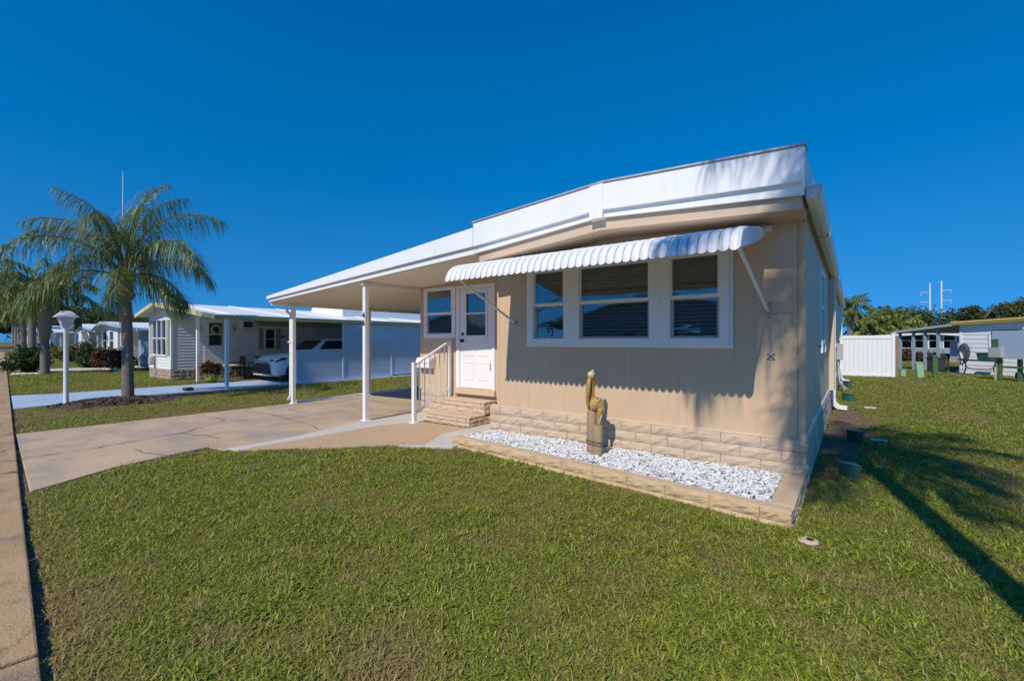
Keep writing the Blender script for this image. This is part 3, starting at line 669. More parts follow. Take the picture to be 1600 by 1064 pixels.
for (px_, py_, zt) in ((-10.76, 5.50, c_bot(-10.9)-0.07), (-7.38, 5.16, c_bot(-7.38)-0.072), (-10.72, 7.60, c_bot(-10.9)-0.07), (-10.76, 11.5, c_bot(-10.9)-0.07)):
    p = MB().box(px_-0.042, px_+0.042, py_-0.042, py_+0.042, 0.03, zt).build('post', M['post'], cp, bev=0.006)
    MB().box(px_-0.075, px_+0.075, py_-0.075, py_+0.075, 0.031, 0.043).build('base_plate', M['post'], p, bev=0.003)
d = MB(); P = [(-10.95, 5.42, c_bot(-10.9)), (-10.95, 5.42, 2.33), (-10.93, 5.44, 2.25), (-10.845, 5.48, 2.17), (-10.845, 5.48, 0.22), (-10.90, 5.44, 0.11)]
d.tube(P, 0.035, 8); dd = d.build('downspout', M['post'], cp, smooth=True)
MB().box(-10.90, -10.80, 5.43, 5.53, 1.50, 1.53).build('strap', M['post'], dd)
def text_mesh(txt, size, extr, m, name):
    cu = bpy.data.curves.new(name, 'FONT'); cu.body = txt; cu.size = size; cu.extrude = extr; cu.offset = 0.004; cu.align_x = 'CENTER'; cu.align_y = 'CENTER'
    to = bpy.data.objects.new(name, cu); COL.objects.link(to)
    dg = bpy.context.evaluated_depsgraph_get(); me = bpy.data.meshes.new_from_object(to.evaluated_get(dg))
    bpy.data.objects.remove(to); bpy.data.curves.remove(cu); me.materials.clear(); me.materials.append(m); return me
for ch, zz in (('4', 2.02), ('6', 1.88)):
    o = link('house_number', text_mesh(ch, 0.155, 0.003, M['black'], 'house_number'), cp, loc=(-7.38, 5.16-0.0455, zz)); o.rotation_euler = (R(90), 0, 0)

# ---- steps and handrail
st = thing('entry_steps', 'two beige split-block steps below the white entry door', 'steps', (-5.85, 6.1, 0))
SX0, SX1 = -6.38, -5.29
for z0, z1, yf in ((0.037, 0.215, 5.79), (0.215, 0.435, 6.19)):
    MB().box(SX0+0.03, SX1-0.03, yf+0.03, YE-0.005, z0, z1-0.03).build('core', M['mortar'], st)
    MB().box(SX0-0.004, SX1+0.004, yf-0.012, YE-0.004 if z0 > .1 else 6.2, z1-0.032, z1).build('tread', M['cap'], st, bev=0.008)
    hh = (z1-0.034-z0)/2
    course_wall(st, SX1-SX0, z0, 2, (SX0, yf, 0), 0.0, H=hh, L=0.40, D=0.03, name='block')
    course_wall(st, YE-yf-0.06, z0, 2, (SX1, yf+0.035, 0), R(90), H=hh, L=0.30, D=0.03, name='block')
hr = thing('handrail', 'white metal handrail with thin balusters beside the entry steps', 'handrail', (-6.43, 5.95, 0))
hx = -6.42; p0 = Vector((hx, 5.52, 0.036)); p1 = Vector((hx, 6.42, 0.43))
MB().box(hx-0.034, hx+0.034, 5.486, 5.554, 0.037, 1.13).build('post', M['post'], hr, bev=0.005)
MB().box(hx-0.039, hx+0.039, 5.481, 5.559, 1.13, 1.145).build('post_cap', M['post'], hr, bev=0.004)
MB().box(hx-0.07, hx+0.07, 5.45, 5.59, 0.038, 0.05).build('base_plate', M['post'], hr, bev=0.003)
MB().box(hx-0.030, hx+0.030, 6.39, 6.45, 0.436, 1.56).build('post', M['post'], hr, bev=0.005)
MB().bar((hx, 5.52, 1.09), (hx, 6.42, 1.53), 0.05, 0.035).build('top_rail', M['post'], hr, bev=0.004)
MB().bar((hx, 5.53, 0.19), (hx, 6.40, 0.60), 0.03, 0.035).build('bottom_rail', M['post'], hr, bev=0.004)
for i in range(6):
    t = (i+1)/7; yy = 5.52+0.9*t
    MB().box(hx-0.009, hx+0.009, yy-0.009, yy+0.009, 0.195+0.41*t, 1.07+0.44*t).build('baluster', M['post'], hr)

# ---- planter bed with block edging, gravel, and the pelican statue
pl = thing('planter_bed', 'raised planter edged with yellow split blocks under the front windows', 'planter', (-2.5, 4.9, 0))
A = Vector((-4.72, 4.76)); B = Vector((-0.385, 4.32)); th = math.atan2(B.y-A.y, B.x-A.x); LP = (B-A).length
nrm = Vector((-math.sin(th), math.cos(th)))
course_wall(pl, LP, -0.045, 1, (A.x, A.y, 0), th, M['brick_y'], H=0.09, L=0.41, D=0.2, name='block')
course_wall(pl, LP-0.02, 0.045, 1, (A.x+0.01, A.y+0.008, 0), th, M['brick_y'], H=0.095, L=0.42, D=0.15, first=0.1, name='block')
course_wall(pl, YF-B.y-0.06, -0.045, 1, (B.x, B.y+0.03, 0), R(90), M['brick_y'], H=0.09, L=0.41, D=0.2, name='block')
course_wall(pl, YF-B.y-0.08, 0.045, 1, (B.x-0.012, B.y+0.03, 0), R(90), M['brick_y'], H=0.095, L=0.42, D=0.17, name='block')
b = MB(); q0 = A+nrm*0.012; q1 = B+nrm*0.012; q2 = B+nrm*0.15; q3 = A+nrm*0.15
b.prism([(q0.x+.01, q0.y), (q1.x-0.015, q1.y), (q2.x-0.015, q2.y), (q3.x+.01, q3.y)], 'z', 0.130, 0.143); b.build('edge_cap', M['cap_y'], pl, bev=0.004)
b = MB(); b.box(B.x-0.19, B.x-0.005, B.y+0.165, YF-0.045, 0.131, 0.1435); b.build('edge_cap', M['cap_y'], pl, bev=0.004)
MB().prism([(A.x+0.02, A.y+0.14), (B.x-0.18, B.y+0.14), (B.x-0.18, YF-0.04), (A.x+0.12, YF-0.04)], 'z', 0.0, 0.085).build('gravel_bed', M['gravel_bed'], pl)
gv = []; gf = []; rs = np.random.RandomState(3)
ico_v = np.array([(0, 0, 1), (.894, 0, .447), (.276, .851, .447), (-.724, .526, .447), (-.724, -.526, .447), (.276, -.851, .447), (.724, .526, -.447), (-.276, .851, -.447), (-.894, 0, -.447), (-.276, -.851, -.447), (.724, -.526, -.447), (0, 0, -1)])
ico_f = [(0,1,2),(0,2,3),(0,3,4),(0,4,5),(0,5,1),(1,6,2),(2,7,3),(3,8,4),(4,9,5),(5,10,1),(6,7,2),(7,8,3),(8,9,4),(9,10,5),(10,6,1),(11,7,6),(11,8,7),(11,9,8),(11,10,9),(11,6,10)]
cnt = 0
while cnt < 11500:
    gx = rs.uniform(A.x+0.05, B.x-0.2); ylo = A.y+(gx-A.x)*math.tan(th)+0.155; gy = rs.uniform(ylo, YF-0.045)
    if (gx-A.x)*0.6 < (gy-ylo)*0.25: continue
    s = rs.uniform(0.006, 0.0195); v = ico_v*(1+rs.uniform(-.28, .28, (12, 1)))*s*np.array([rs.uniform(.8, 1.4), rs.uniform(.7, 1.1), rs.uniform(.5, .9)])
    q = Matrix.Rotation(rs.uniform(0, 6.3), 3, 'Z') @ Matrix.Rotation(rs.uniform(-.9, .9), 3, 'X'); v = v @ np.array(q).T
    edge = min(gy-ylo, 0.2)/0.2
    gz = 0.092+0.03*edge+rs.uniform(-0.004, 0.022)+0.012*math.sin(gx*5)*math.cos(gy*7)
    v += np.array([gx, gy, gz]); o = len(gv); gv += [tuple(p) for p in v]; gf += [tuple(i+o for i in f) for f in ico_f]; cnt += 1
b = MB(); b.v = gv; b.f = gf; b.mi = [0]*len(gf)
stuff(b.build('gravel', M['gravel']), 'white marble chip gravel filling the planter bed', 'gravel')

px0, py0 = -2.60, 5.14
pel = thing('pelican_statue', 'gold carved pelican statue on two brown pilings in white gravel', 'statue', (px0, py0, 0.12))
def piling(cx, cy, r, z1, slant=0.0):
    b = MB(); b.lathe([(r*0.96, 0.08), (r, 0.2), (r*1.0, 0.34), (r*0.97, z1-0.02), (r*0.9, z1)], (cx, cy, 0), 20); o = b.build('piling', M['piling'], pel, smooth=True, bev=0.004)
    return o
plg = piling(px0-0.02, py0, 0.065, 0.66); piling(px0+0.085, py0-0.045, 0.062, 0.50)
for zz in (0.27, 0.305):
    b = MB(); P = []
    cs = [(px0-0.02, py0, 0.07), (px0+0.085, py0-0.045, 0.067)]
    for cx, cy, r in cs:
        P = [(cx+r*math.cos(i*math.pi/10), cy+r*math.sin(i*math.pi/10), zz+0.004*math.sin(i)) for i in range(21)]
        b.tube(P, 0.010, 6)
    b.build('rope', M['rope'], pel, smooth=True)
# bird: belly on the tall piling, S-neck rising to the head, bill laid down the breast, tail to the right
b = MB()
b.ellipsoid((px0+0.015, py0+0.02, 0.75), (0.075, 0.10, 0.10), rot=Matrix.Rotation(R(-18), 3, 'Y'))
b.ellipsoid((px0+0.08, py0+0.0, 0.75), (0.055, 0.07, 0.09), rot=Matrix.Rotation(R(28), 3, 'Y'))
b.tube([(px0-0.02, py0+0.03, 0.70), (px0-0.035, py0+0.0, 0.82), (px0-0.028, py0+0.01, 0.92), (px0-0.02, py0+0.015, 1.02), (px0-0.018, py0+0.01, 1.09)], [0.070, 0.048, 0.038, 0.036, 0.036], 12)
b.ellipsoid((px0-0.02, py0-0.005, 1.105), (0.047, 0.055, 0.058))
b.tube([(px0-0.02, py0, 1.13), (px0-0.016, py0+0.012, 1.172)], [0.036, 0.012], 10)
b.tube([(px0+0.06, py0, 0.74), (px0+0.105, py0-0.02, 0.68), (px0+0.09, py0-0.04, 0.60), (px0+0.088, py0-0.045, 0.50)], [0.05, 0.04, 0.017, 0.014], 10)
b.tube([(px0-0.02, py0, 0.72), (px0-0.025, py0, 0.62)], [0.05, 0.03], 10)
bird = b.build('body', M['bird'], pel, smooth=True)
rm = bird.modifiers.new('remesh', 'REMESH'); rm.mode = 'VOXEL'; rm.voxel_size = 0.008; rm.use_smooth_shade = True
sm_ = bird.modifiers.new('smooth', 'SMOOTH'); sm_.iterations = 4
b = MB(); b.tube([(px0-0.025, py0-0.05, 1.08), (px0-0.03, py0-0.068, 1.0), (px0-0.035, py0-0.075, 0.88), (px0-0.04, py0-0.072, 0.76), (px0-0.035, py0-0.055, 0.68)], [0.026, 0.031, 0.030, 0.022, 0.006], 10)
b.build('bill', M['bill'], pel, smooth=True)
b = MB(); b.ellipsoid((px0-0.022, py0-0.012, 1.118), (0.049, 0.052, 0.05)); b.tube([(px0-0.02, py0, 1.13), (px0-0.014, py0+0.015, 1.18)], [0.038, 0.010], 10); b.build('head_crown', M['birdhead'], pel, smooth=True)
for sd in (-1, 1): 
    b = MB(); b.ellipsoid((px0-0.022+sd*0.043, py0-0.032, 1.118), (0.006, 0.007, 0.007), 8, 6); b.build('eye', M['black'], pel, smooth=True)
b = MB()
for k in range(5):        # folded wing: overlapping feather rows
    b.ellipsoid((px0+0.105+0.004*k, py0-0.035+0.012*k, 0.80-0.032*k), (0.020, 0.052-0.004*k, 0.042), 10, 6, Matrix.Rotation(R(30), 3, 'Y'))
b.build('wing', M['bird'], pel, smooth=True)

# ---- green wedge boxes on the ground by the side wall, round cover
def wedge(x, y, s, rot):
    t = thing('drain_box', '', 'drain box', (x, y, 0), 'green plastic boxes along the side wall')
    h = 0.145*s; w = 0.16*s
    pts = [(0, 0)]+[(w*math.cos(R(a)), w*math.sin(R(a))) for a in range(0, 91, 15)]
    c, sn = math.cos(rot), math.sin(rot)
    P = [(x+p[0]*c-p[1]*sn, y+p[0]*sn+p[1]*c) for p in pts]
    MB().prism(P, 'z', 0.0, h).build('body', M['green_box'], t, bev=0.006)
    P2 = [(x+(p[0]-0.05*s)*1.08*c-(p[1]-.05*s)*1.08*sn+0.05*s*(c-sn), y+(p[0]-.05*s)*1.08*sn+(p[1]-.05*s)*1.08*c+0.05*s*(c+sn)) for p in pts]
    MB().prism(P2, 'z', h+0.001, h+0.018*s).build('lid', M['green_box'], t, bev=0.004)
    return t
wedge(0.02, 6.46, 1.0, R(200))['label'] = 'nearest green plastic wedge box in grass by the house corner'
wedge(0.10, 8.75, 1.1, R(190))['label'] = 'green wedge box lying in the palm shadow beside the wall'
wedge(-0.02, 14.4, 1.25, R(195))['label'] = 'green wedge box just past the white downspout elbow'
wedge(-0.05, 18.6, 1.35, R(185))['label'] = 'farthest green wedge box, below the grey meter box'
ccx, ccy = gp(1263, 843, 0.02)
cc = thing('cleanout_cover', 'round white drain cover set in dirt by the planter corner', 'drain cover', (ccx, ccy, 0))
MB().lathe([(0.07, 0.0), (0.075, 0.008), (0.068, 0.016), (0.042, 0.019)], (ccx, ccy, 0.006), 24).build('ring', M['cap'], cc, smooth=True)
MB().lathe([(0.026, 0.0), (0.024, 0.006)], (ccx+0.01, ccy, 0.025), 6).build('plug', M['black'], cc)

# ================================================================ PLANTS
def tone_mesh(name, V, F, T, mats, mi=None):
    me = bpy.data.meshes.new(name); me.from_pydata(V, [], F)
    for m in (mats if isinstance(mats, list) else [mats]): me.materials.append(m)
    a = me.attributes.new('tone', 'FLOAT', 'POINT'); a.data.foreach_set('value', np.asarray(T, dtype=np.float32))
    if mi: me.polygons.foreach_set('material_index', mi)
    me.update(); return me
def frond_mesh(Ln, e0, e1, seed, mleaf, lmax=0.62, wid=0.02, nst=72, twist=0.0, grav=1.45):
    """one pinnate frond leaving the origin along +x, rising at e0 and bending to e1 degrees at its tip"""
    rs = random.Random(seed); V = []; F = []; T = []; MI = []
    n = 22; pts = []; x = z = y = 0.0
    for i in range(n+1):
        t = i/n; a = R(e0+(e1-e0)*t**1.25); pts.append(Vector((x, y, z))); s = Ln/n; x += s*math.cos(a); z += s*math.sin(a); y += twist*s*t
    b = MB(); b.tube(pts, [0.024*(1-0.9*i/n)+0.003 for i in range(n+1)], 5)
    V += b.v; F += b.f; T += [0.8]*len(b.v); MI += [1]*len(b.f)
    for k in range(nst):
        t = 0.14+0.85*(k+rs.random()*0.6)/nst; q = t*n; i = min(int(q), n-1); p = pts[i].lerp(pts[i+1], q-i); tg = (pts[i+1]-pts[i]).normalized()
        L0 = lmax*(0.5+0.5*math.sin(math.pi*min(1, 0.12+t*0.88))**0.7)*rs.uniform(0.62, 1.12)*(1 if t < 0.85 else 1-(t-0.85)*3)
        for sd in (-1, 1):
            side = tg.cross(Vector((0, 0, 1))).normalized()*sd; upv = side.cross(tg)*(-sd) if False else Vector((0, 0, 1))
            d = (side*rs.uniform(0.25, 1.0)+tg*rs.uniform(0.3, 0.95)+upv*rs.uniform(-0.4, 0.75)).normalized()
            w = wid*rs.uniform(0.7, 1.2); wv = d.cross(Vector((rs.uniform(-.4, .4), rs.uniform(-.4, .4), 1))).normalized()*w
            o = len(V); tn = rs.random()**1.3; c = p.copy(); m = 4
            V.append(tuple(c-wv*0.5)); V.append(tuple(c+wv*0.5)); T += [tn, tn]
            for j in range(1, m+1):
                d = (d+Vector((rs.uniform(-.08, .08), rs.uniform(-.08, .08), (-0.20-0.16*j)*grav*rs.uniform(0.7, 1.2)))).normalized(); c = c+d*L0/m; f = 1-(j/m)**2*0.92
                V.append(tuple(c-wv*f)); V.append(tuple(c+wv*f)); T += [tn, tn]
                F.append((o+2*j-2, o+2*j-1, o+2*j+1, o+2*j)); MI.append(0)
    return tone_mesh('frond', V, F, T, [mleaf, M['rachis']], MI)
FR = {}
def frond_set(key, mleaf, Ln, wid, lmax, nst):
    spec = [(84, 10, 0.35), (77, -32, -0.3), (67, -52, 0.25), (54, -66, -0.2), (40, -76, 0.2), (22, -84, -0.15), (2, -88, 0.1)]
    lens = [1.0, 1.0, 1.0, 0.97, 0.88, 0.74, 0.58]
    FR[key] = [frond_mesh(Ln*lens[i], a, c, 100+i*7+len(FR)*31, mleaf, lmax, wid, nst, tw) for i, (a, c, tw) in enumerate(spec)]
frond_set('big', M['frond'], 2.65, 0.0085, 0.98, 105)
frond_set('dense', M['frond'], 2.65, 0.0085, 0.98, 125)
frond_set('far', M['frond'], 2.6, 0.030, 0.85, 46)
frond_set('light', M['frond_light'], 2.4, 0.05, 0.6, 26)
def palm(label, loc, h, r, key, group, scale=1.0, rot=0.0, boots=0.6, nf=20, lean=(0, 0), arr=None, cat='palm tree', name='palm_tree'):
    t = bpy.data.objects.new(name, None); COL.objects.link(t); t.location = loc; tag(t, label, cat, group); t.rotation_euler.z = rot
    b = MB(); n = max(10, int(h/0.09)); P = []; RD = []
    for i in range(n+1):
        q = i/n; z = h*q; P.append((lean[0]*q*q, lean[1]*q*q, z))
        rr = r*(1.08-0.08*min(1, q*6)) * (1-0.14*q) * (1+0.025*((i % 2)*2-1))
        RD.append(rr+(0.05*r if i == 0 else 0))
    b.tube(P, RD, 14)
    b.build('trunk', M['trunk'], t, smooth=True)
    top = Vector((lean[0], lean[1], h))
    b = MB(); rs = random.Random(int(h*1000)); m = 7
    b.tube([top+Vector((0, 0, -boots)), top+Vector((0, 0, -boots*0.6)), top+Vector((0, 0, -boots*0.2)), top+Vector((0, 0, 0.22)), top+Vector((0, 0, 0.5))], [r*0.9, r*1.38, r*1.28, r*0.95, r*0.4], 12)
    for i in range(16):
        a = i*2.4; zz = -boots*0.8+boots*1.2*i/16
        d = Vector((math.cos(a), math.sin(a), 0)); p = top+d*r*1.12+Vector((0, 0, zz))
        b.bar(p, p+d*r*0.38+Vector((0, 0, 0.16)), r*0.55, r*0.28)
    b.build('frond_bases', M['boot'], t, smooth=True)
    for i in range(nf):
        lv = (i/nf)**1.15; k = min(6, int(lv*7)); a = i*2.39996+rs.uniform(-.25, .25)
        if arr: a = arr(i, a)
        o = bpy.data.objects.new('frond', FR[key][k]); COL.objects.link(o); o.parent = t
        o.location = top+Vector((math.cos(a)*r*0.4, math.sin(a)*r*0.4, 0.32-0.28*lv)); o.rotation_euler = (rs.uniform(-.15, .15), rs.uniform(-.12, .12), a); s = scale*rs.uniform(0.85, 1.1); o.scale = (s, s, s)
    return t
def at(u, D, z=0.0):
    lat = (u-800)/704.5*D
    return (0.798*lat-0.6026*D, 0.6026*lat+0.798*D, z)
GP = 'palms along the sidewalk'
palm('queen palm with full drooping crown beside the white lamp post', (-14.87, 3.30, 0), 3.1, 0.125, 'big', GP, 1.05, 1.5, nf=20, lean=(-0.05, 0.03))
p2 = at(70, 20.6)
palm('shorter palm with tan peeling trunk beside the round green hedge', p2, 3.2, 0.17, 'far', GP, 1.0, 1.0, boots=1.7, nf=18)
for (u, D, h, lab, rr) in ((50, 27, 3.8, 'smooth grey palm trunk just left of the peeling palm', 0.2), (36, 34, 3.4, 'palm with pale booted trunk behind the green hedge', 0.22), (30, 41, 3.6, 'slim palm trunk between the booted palm and farther ones', 0.17), (25, 50, 4.2, 'thin pale palm trunk near the far end of the sidewalk', 0.17), (21, 62, 4.4, 'farthest palm at the end of the row', 0.2)):
    palm(lab, at(u, D), h, rr, 'far', GP, 1.0, D, nf=16)
# the palm that stands beside the photographer: only its shadow is in the picture
palm('tall palm whose trunk and crown shadow fall on the lawn at right', (1.26, 0.45, 0), 6.7, 0.115, 'dense', GP, 1.0, 0.0, nf=22, lean=(-0.60, 0.05))

def leaf_cloud(c, rad, n, size, seed, K=40, flat=0.0, low=-0.5):
    rs = np.random.RandomState(seed); c = np.array(c); rad = np.array(rad)
    cen = rs.normal(size=(K, 3)); cen /= np.linalg.norm(cen, axis=1)[:, None]; cen *= rs.uniform(0.35, 1.0, (K, 1))**0.6
    cen[:, 2] = np.maximum(cen[:, 2], low+rs.uniform(-.1, .1, K))
    k = rs.randint(0, K, n); off = rs.normal(size=(n, 3))*rs.uniform(0.10, 0.24, (K, 1))[k]
    P = c+(cen[k]+off)*rad
    a = rs.normal(size=(n, 3)); a /= np.linalg.norm(a, axis=1)[:, None]; b_ = rs.normal(size=(n, 3)); b_ = np.cross(a, b_); b_ /= np.linalg.norm(b_, axis=1)[:, None]
    s = size*rs.uniform(0.6, 1.3, (n, 1)); a *= s; b_ *= s*0.55
    V = np.stack([P-a, P-b_, P+a, P+b_], 1).reshape(-1, 3)
    F = [(4*i, 4*i+1, 4*i+2, 4*i+3) for i in range(n)]
    tb = rs.uniform(0, 1, K)[k]*0.6+rs.uniform(0, 1, n)*0.4
    return V.tolist(), F, np.repeat(tb, 4)
def tree(label, loc, h, rad, n, size, seed, m='oak', group=None, tr=0.25, K=30, name='oak_tree', cat='tree', spread=1.0):
    t = bpy.data.objects.new(name, None); COL.objects.link(t); t.location = loc; tag(t, label, cat, group)
    b = MB(); hz = h-rad[2]*1.1; rs = random.Random(seed)
    b.tube([(0, 0, 0), (0.05*h/5, 0, hz*0.5), (0, 0.05, hz)], [tr*1.3, tr, tr*0.8], 8)
    for i in range(7):
        a = i*0.9+rs.random(); rr = rs.uniform(0.4, 0.8)
        b.tube([(0, 0, hz*0.8), (rad[0]*rr*0.5*math.cos(a), rad[1]*rr*0.5*math.sin(a), hz+rad[2]*0.3), (rad[0]*rr*math.cos(a), rad[1]*rr*math.sin(a), hz+rad[2]*rs.uniform(0.6, 1.2))], [tr*0.6, tr*0.35, tr*0.12], 6)
    b.build('trunk', M['bark'], t, smooth=True)
    V, F, T = leaf_cloud((0, 0, h-rad[2]), rad, n, size, seed, K)
    o = bpy.data.objects.new('crown', tone_mesh('crown', V, F, T, M[m])); COL.objects.link(o); o.parent = t
    return t
def shrub(label, loc, rad, n, size, seed, m, group='shrubs', K=26, name='shrub', cat='shrub', low=-0.9):
    t = bpy.data.objects.new(name, None); COL.objects.link(t); t.location = loc; tag(t, label, cat, group)
    V, F, T = leaf_cloud((0, 0, rad[2]*0.95), rad, n, size, seed, K, low=low)
    V = [(x, y, max(z, 0.01)) for x, y, z in V]
    o = bpy.data.objects.new('foliage', tone_mesh('foliage', V, F, T, M[m])); COL.objects.link(o); o.parent = t
    b = MB(); rs = random.Random(seed)
    for i in range(6):
        a = i*1.05; b.tube([(0.05*math.cos(a), 0.05*math.sin(a), 0), (rad[0]*0.5*math.cos(a), rad[1]*0.5*math.sin(a), rad[2]*1.2)], [0.02, 0.008], 5)
    b.build('stem', M['bark'], t)
    return t
shrub('rounded dark green hedge bush beside the sidewalk', at(43, 21.3), (0.75, 0.75, 0.58), 3200, 0.075, 5, 'bush')
# mulch ring with loose chips
mul = blob('mulch_bed', -14.62, 3.02, 0.95, 1.25, 0.005, M['mulch'], h=0.12); struct(mul)
rs = np.random.RandomState(4); b = MB()
for i in range(1500):
    a = rs.uniform(0, 6.28); q = math.sqrt(rs.uniform(0, 1.1)); cx = -14.62+0.95*q*math.cos(a); cy = 3.02+1.25*q*math.sin(a); cz = 0.012+0.12*max(0, 1-q*q)
    L = rs.uniform(.03, .08); th_ = rs.uniform(0, 6.28); w = rs.uniform(.008, .018); ex = Vector((math.cos(th_)*L, math.sin(th_)*L, rs.uniform(-.02, .03))); ey = Vector((-math.sin(th_)*w, math.cos(th_)*w, rs.uniform(-.01, .01))); c = Vector((cx, cy, cz))
    b.add([c-ex-ey, c+ex-ey, c+ex+ey, c-ex+ey], [(0, 1, 2, 3)])
stuff(b.build('mulch_chips', M['mulch']), 'loose brown mulch chips around the palm by the lamp post', 'mulch')

# ---- lamp post
lx, ly = -14.88, 2.16
lp = thing('lamp_post', 'white lamp post with a tapered lantern at the mulch bed', 'lamp post', (lx, ly, 0))
MB().lathe([(0.055, 0.0), (0.05, 0.08), (0.047, 1.78), (0.06, 1.80), (0.06, 1.84), (0.045, 1.86)], (lx, ly, 0), 16).build('pole', M['white'], lp, smooth=True, bev=0.003)
b = MB(); w0, w1 = 0.065, 0.135
for i in range(4):
    a = R(45+90*i); b.bar((lx+w0*1.41*math.cos(a), ly+w0*1.41*math.sin(a), 1.86), (lx+w1*1.41*math.cos(a), ly+w1*1.41*math.sin(a), 2.10), 0.016)
b.box(lx-0.07, lx+0.07, ly-0.07, ly+0.07, 1.85, 1.875)
b.build('lantern_frame', M['white'], lp)
b = MB(); q0, q1 = 0.06, 0.128
b.add([(lx-q0, ly-q0, 1.876), (lx+q0, ly-q0, 1.876), (lx+q0, ly+q0, 1.876), (lx-q0, ly+q0, 1.876), (lx-q1, ly-q1, 2.098), (lx+q1, ly-q1, 2.098), (lx+q1, ly+q1, 2.098), (lx-q1, ly+q1, 2.098)], [(0, 1, 5, 4), (1, 2, 6, 5), (2, 3, 7, 6), (3, 0, 4, 7), (0, 3, 2, 1), (4, 5, 6, 7)])
b.build('lantern_glass', M['lamp_glass'], lp)
b = MB()
for (ra, za, rb, zb) in ((0.20, 2.10, 0.20, 2.115), (0.20, 2.115, 0.10, 2.215), (0.10, 2.215, 0.085, 2.245), (0.085, 2.245, 0.03, 2.26)):
    vs = [(lx+sx*ra, ly+sy*ra, za) for sx, sy in ((-1, -1), (1, -1), (1, 1), (-1, 1))]+[(lx+sx*rb, ly+sy*rb, zb) for sx, sy in ((-1, -1), (1, -1), (1, 1), (-1, 1))]
    b.add(vs, [(0, 1, 5, 4), (1, 2, 6, 5), (2, 3, 7, 6), (3, 0, 4, 7)]+([(0, 3, 2, 1)] if za < 2.11 else [])+([(4, 5, 6, 7)] if zb > 2.25 else []))
b.build('lantern_roof', M['white'], lp)

# ================================================================ NEIGHBOUR WITH THE CAR
def lap_siding(axis, a0, a1, face, z0, z1, sign, holes=(), pitch=0.11, thick=0.05, top=None):
    b = MB(); z = z0
    while z < z1-1e-3:
        zt = min(z+pitch, z1)
        segs = [(a0, a1)]
        for (h0, h1, g0, g1) in holes:
            if zt > g0+0.01 and z < g1-0.01:
                ns = []
                for (p, q) in segs:
                    if h0 > p: ns.append((p, min(q, h0)))
                    if h1 < q: ns.append((max(p, h1), q))
                segs = ns
        for p, q in segs:
            if q-p < 0.01: continue
            f0 = face+sign*0.018; f1 = face+sign*0.002; bk = face-sign*thick
            poly = [(f0, z), (f1, zt), (bk, zt), (bk, z)]
            if axis == 'x': b.prism(poly, 'x', p, q)
            else: b.prism(poly, 'y', p, q)
        z = zt
    return b
nb = thing('neighbour_home', 'white lap-sided mobile home with pale yellow roof trim next door', 'mobile home', (-21, 10, 0))
NY, NX = 6.0, -21.1
NXL = -23.75
ntop = lambda x: float(np.interp(x, [-24.0, -21.7, -15.7], [2.62, 3.03, 2.34]))
b = lap_siding('x', NXL, NX, NY, 0.42, 2.55, -1, [(-23.3, -21.55, 0.98, 2.35)], 0.12); b.prism([(NXL, 2.55), (NX, 2.55), (NX, ntop(NX)-0.12), (-21.7, ntop(-21.7)-0.13), (NXL, ntop(NXL)-0.06)], 'y', NY, NY+0.05)
b.build('front_siding', M['siding'], nb)
lap_siding('y', NY+0.05, 9.15, NX, 0.42, 2.85, 1, [(7.10, 7.92, 0.4, 2.42)], 0.12).build('side_siding', M['siding'], nb)
MB().box(NX-0.04, NX+0.03, NY-0.03, NY+0.04, 0.42, 2.88).build('corner_board', M['white'], nb); MB().box(NXL-0.03, NXL+0.05, NY-0.03, NY+0.04, 0.42, 2.58).build('corner_board', M['white'], nb)
course_wall(nb, NX-NXL, 0.0, 3, (NXL, NY-0.02, 0), 0.0, M['stone'], H=0.14, L=0.4, name='foundation_block')
course_wall(nb, 3.1, 0.0, 3, (NX+0.02, NY+0.02, 0), R(90), M['stone'], H=0.14, L=0.4, name='foundation_block')
b = MB(); wx0, wx1, wz0, wz1 = -23.32, -21.53, 0.98, 2.36
for p, q in ((wx0, wx0+0.07), (-22.76, -22.70), (-22.17, -22.11), (wx1-0.07, wx1)): b.box(p, q, NY-0.05, NY+0.02, wz0, wz1)
b.box(wx0, wx1, NY-0.052, NY+0.02, wz0-0.06, wz0); b.box(wx0, wx1, NY-0.052, NY+0.02, wz1, wz1+0.06)
for i in range(3): b.box(wx0+0.07+i*0.58, wx0+0.6+i*0.58, NY-0.03, NY+0.02, 1.62, 1.66)
w = b.build('window', M['white'], nb)
for i in range(3): MB().box(wx0+0.06+i*0.59, wx0+0.58+i*0.59, NY, NY+0.006, wz0, wz1).build('pane', M['glass_dark'], w)
for p in (wx0-0.28, wx1+0.02): MB().box(p, p+0.25, NY-0.05, NY-0.02, wz0, wz1).build('shutter', M['shutter'], nb)
b = MB(); b.tube([(-22.75, NY-0.06, 0.98), (-22.75, NY-0.06, 0.1)], 0.015, 6); b.lathe([(0.1, 0), (0.12, .05), (0.12, .3), (0.06, .38)], (-23.05, NY-0.12, 0.55), 10); b.build('power_meter', M['greybox'], nb)
e = [-24.0, -21.7, -15.7]
b = MB().prism([(x, ntop(x)-0.10) for x in e]+[(x, ntop(x)) for x in e[::-1]], 'y', 5.58, 24); b.build('roof', M['white_roof'], nb)
for a0, a1 in ((-24.02, -21.7), (-21.7, -15.68)):
    MB().prism([(a0, ntop(a0)-0.13), (a1, ntop(a1)-0.13), (a1, ntop(a1)+0.012), (a0, ntop(a0)+0.012)], 'y', 5.54, 5.578).build('fascia', M['yellow_trim'], nb)
MB().box(-15.70, -15.64, 5.6, 24, 2.225, 2.35).build('eave_trim', M['shutter'], nb)
MB().box(-20.8, -18.2, 11.5, 22, 2.4, 3.12).build('upper_roof', M['white_roof'], nb, bev=0.05)
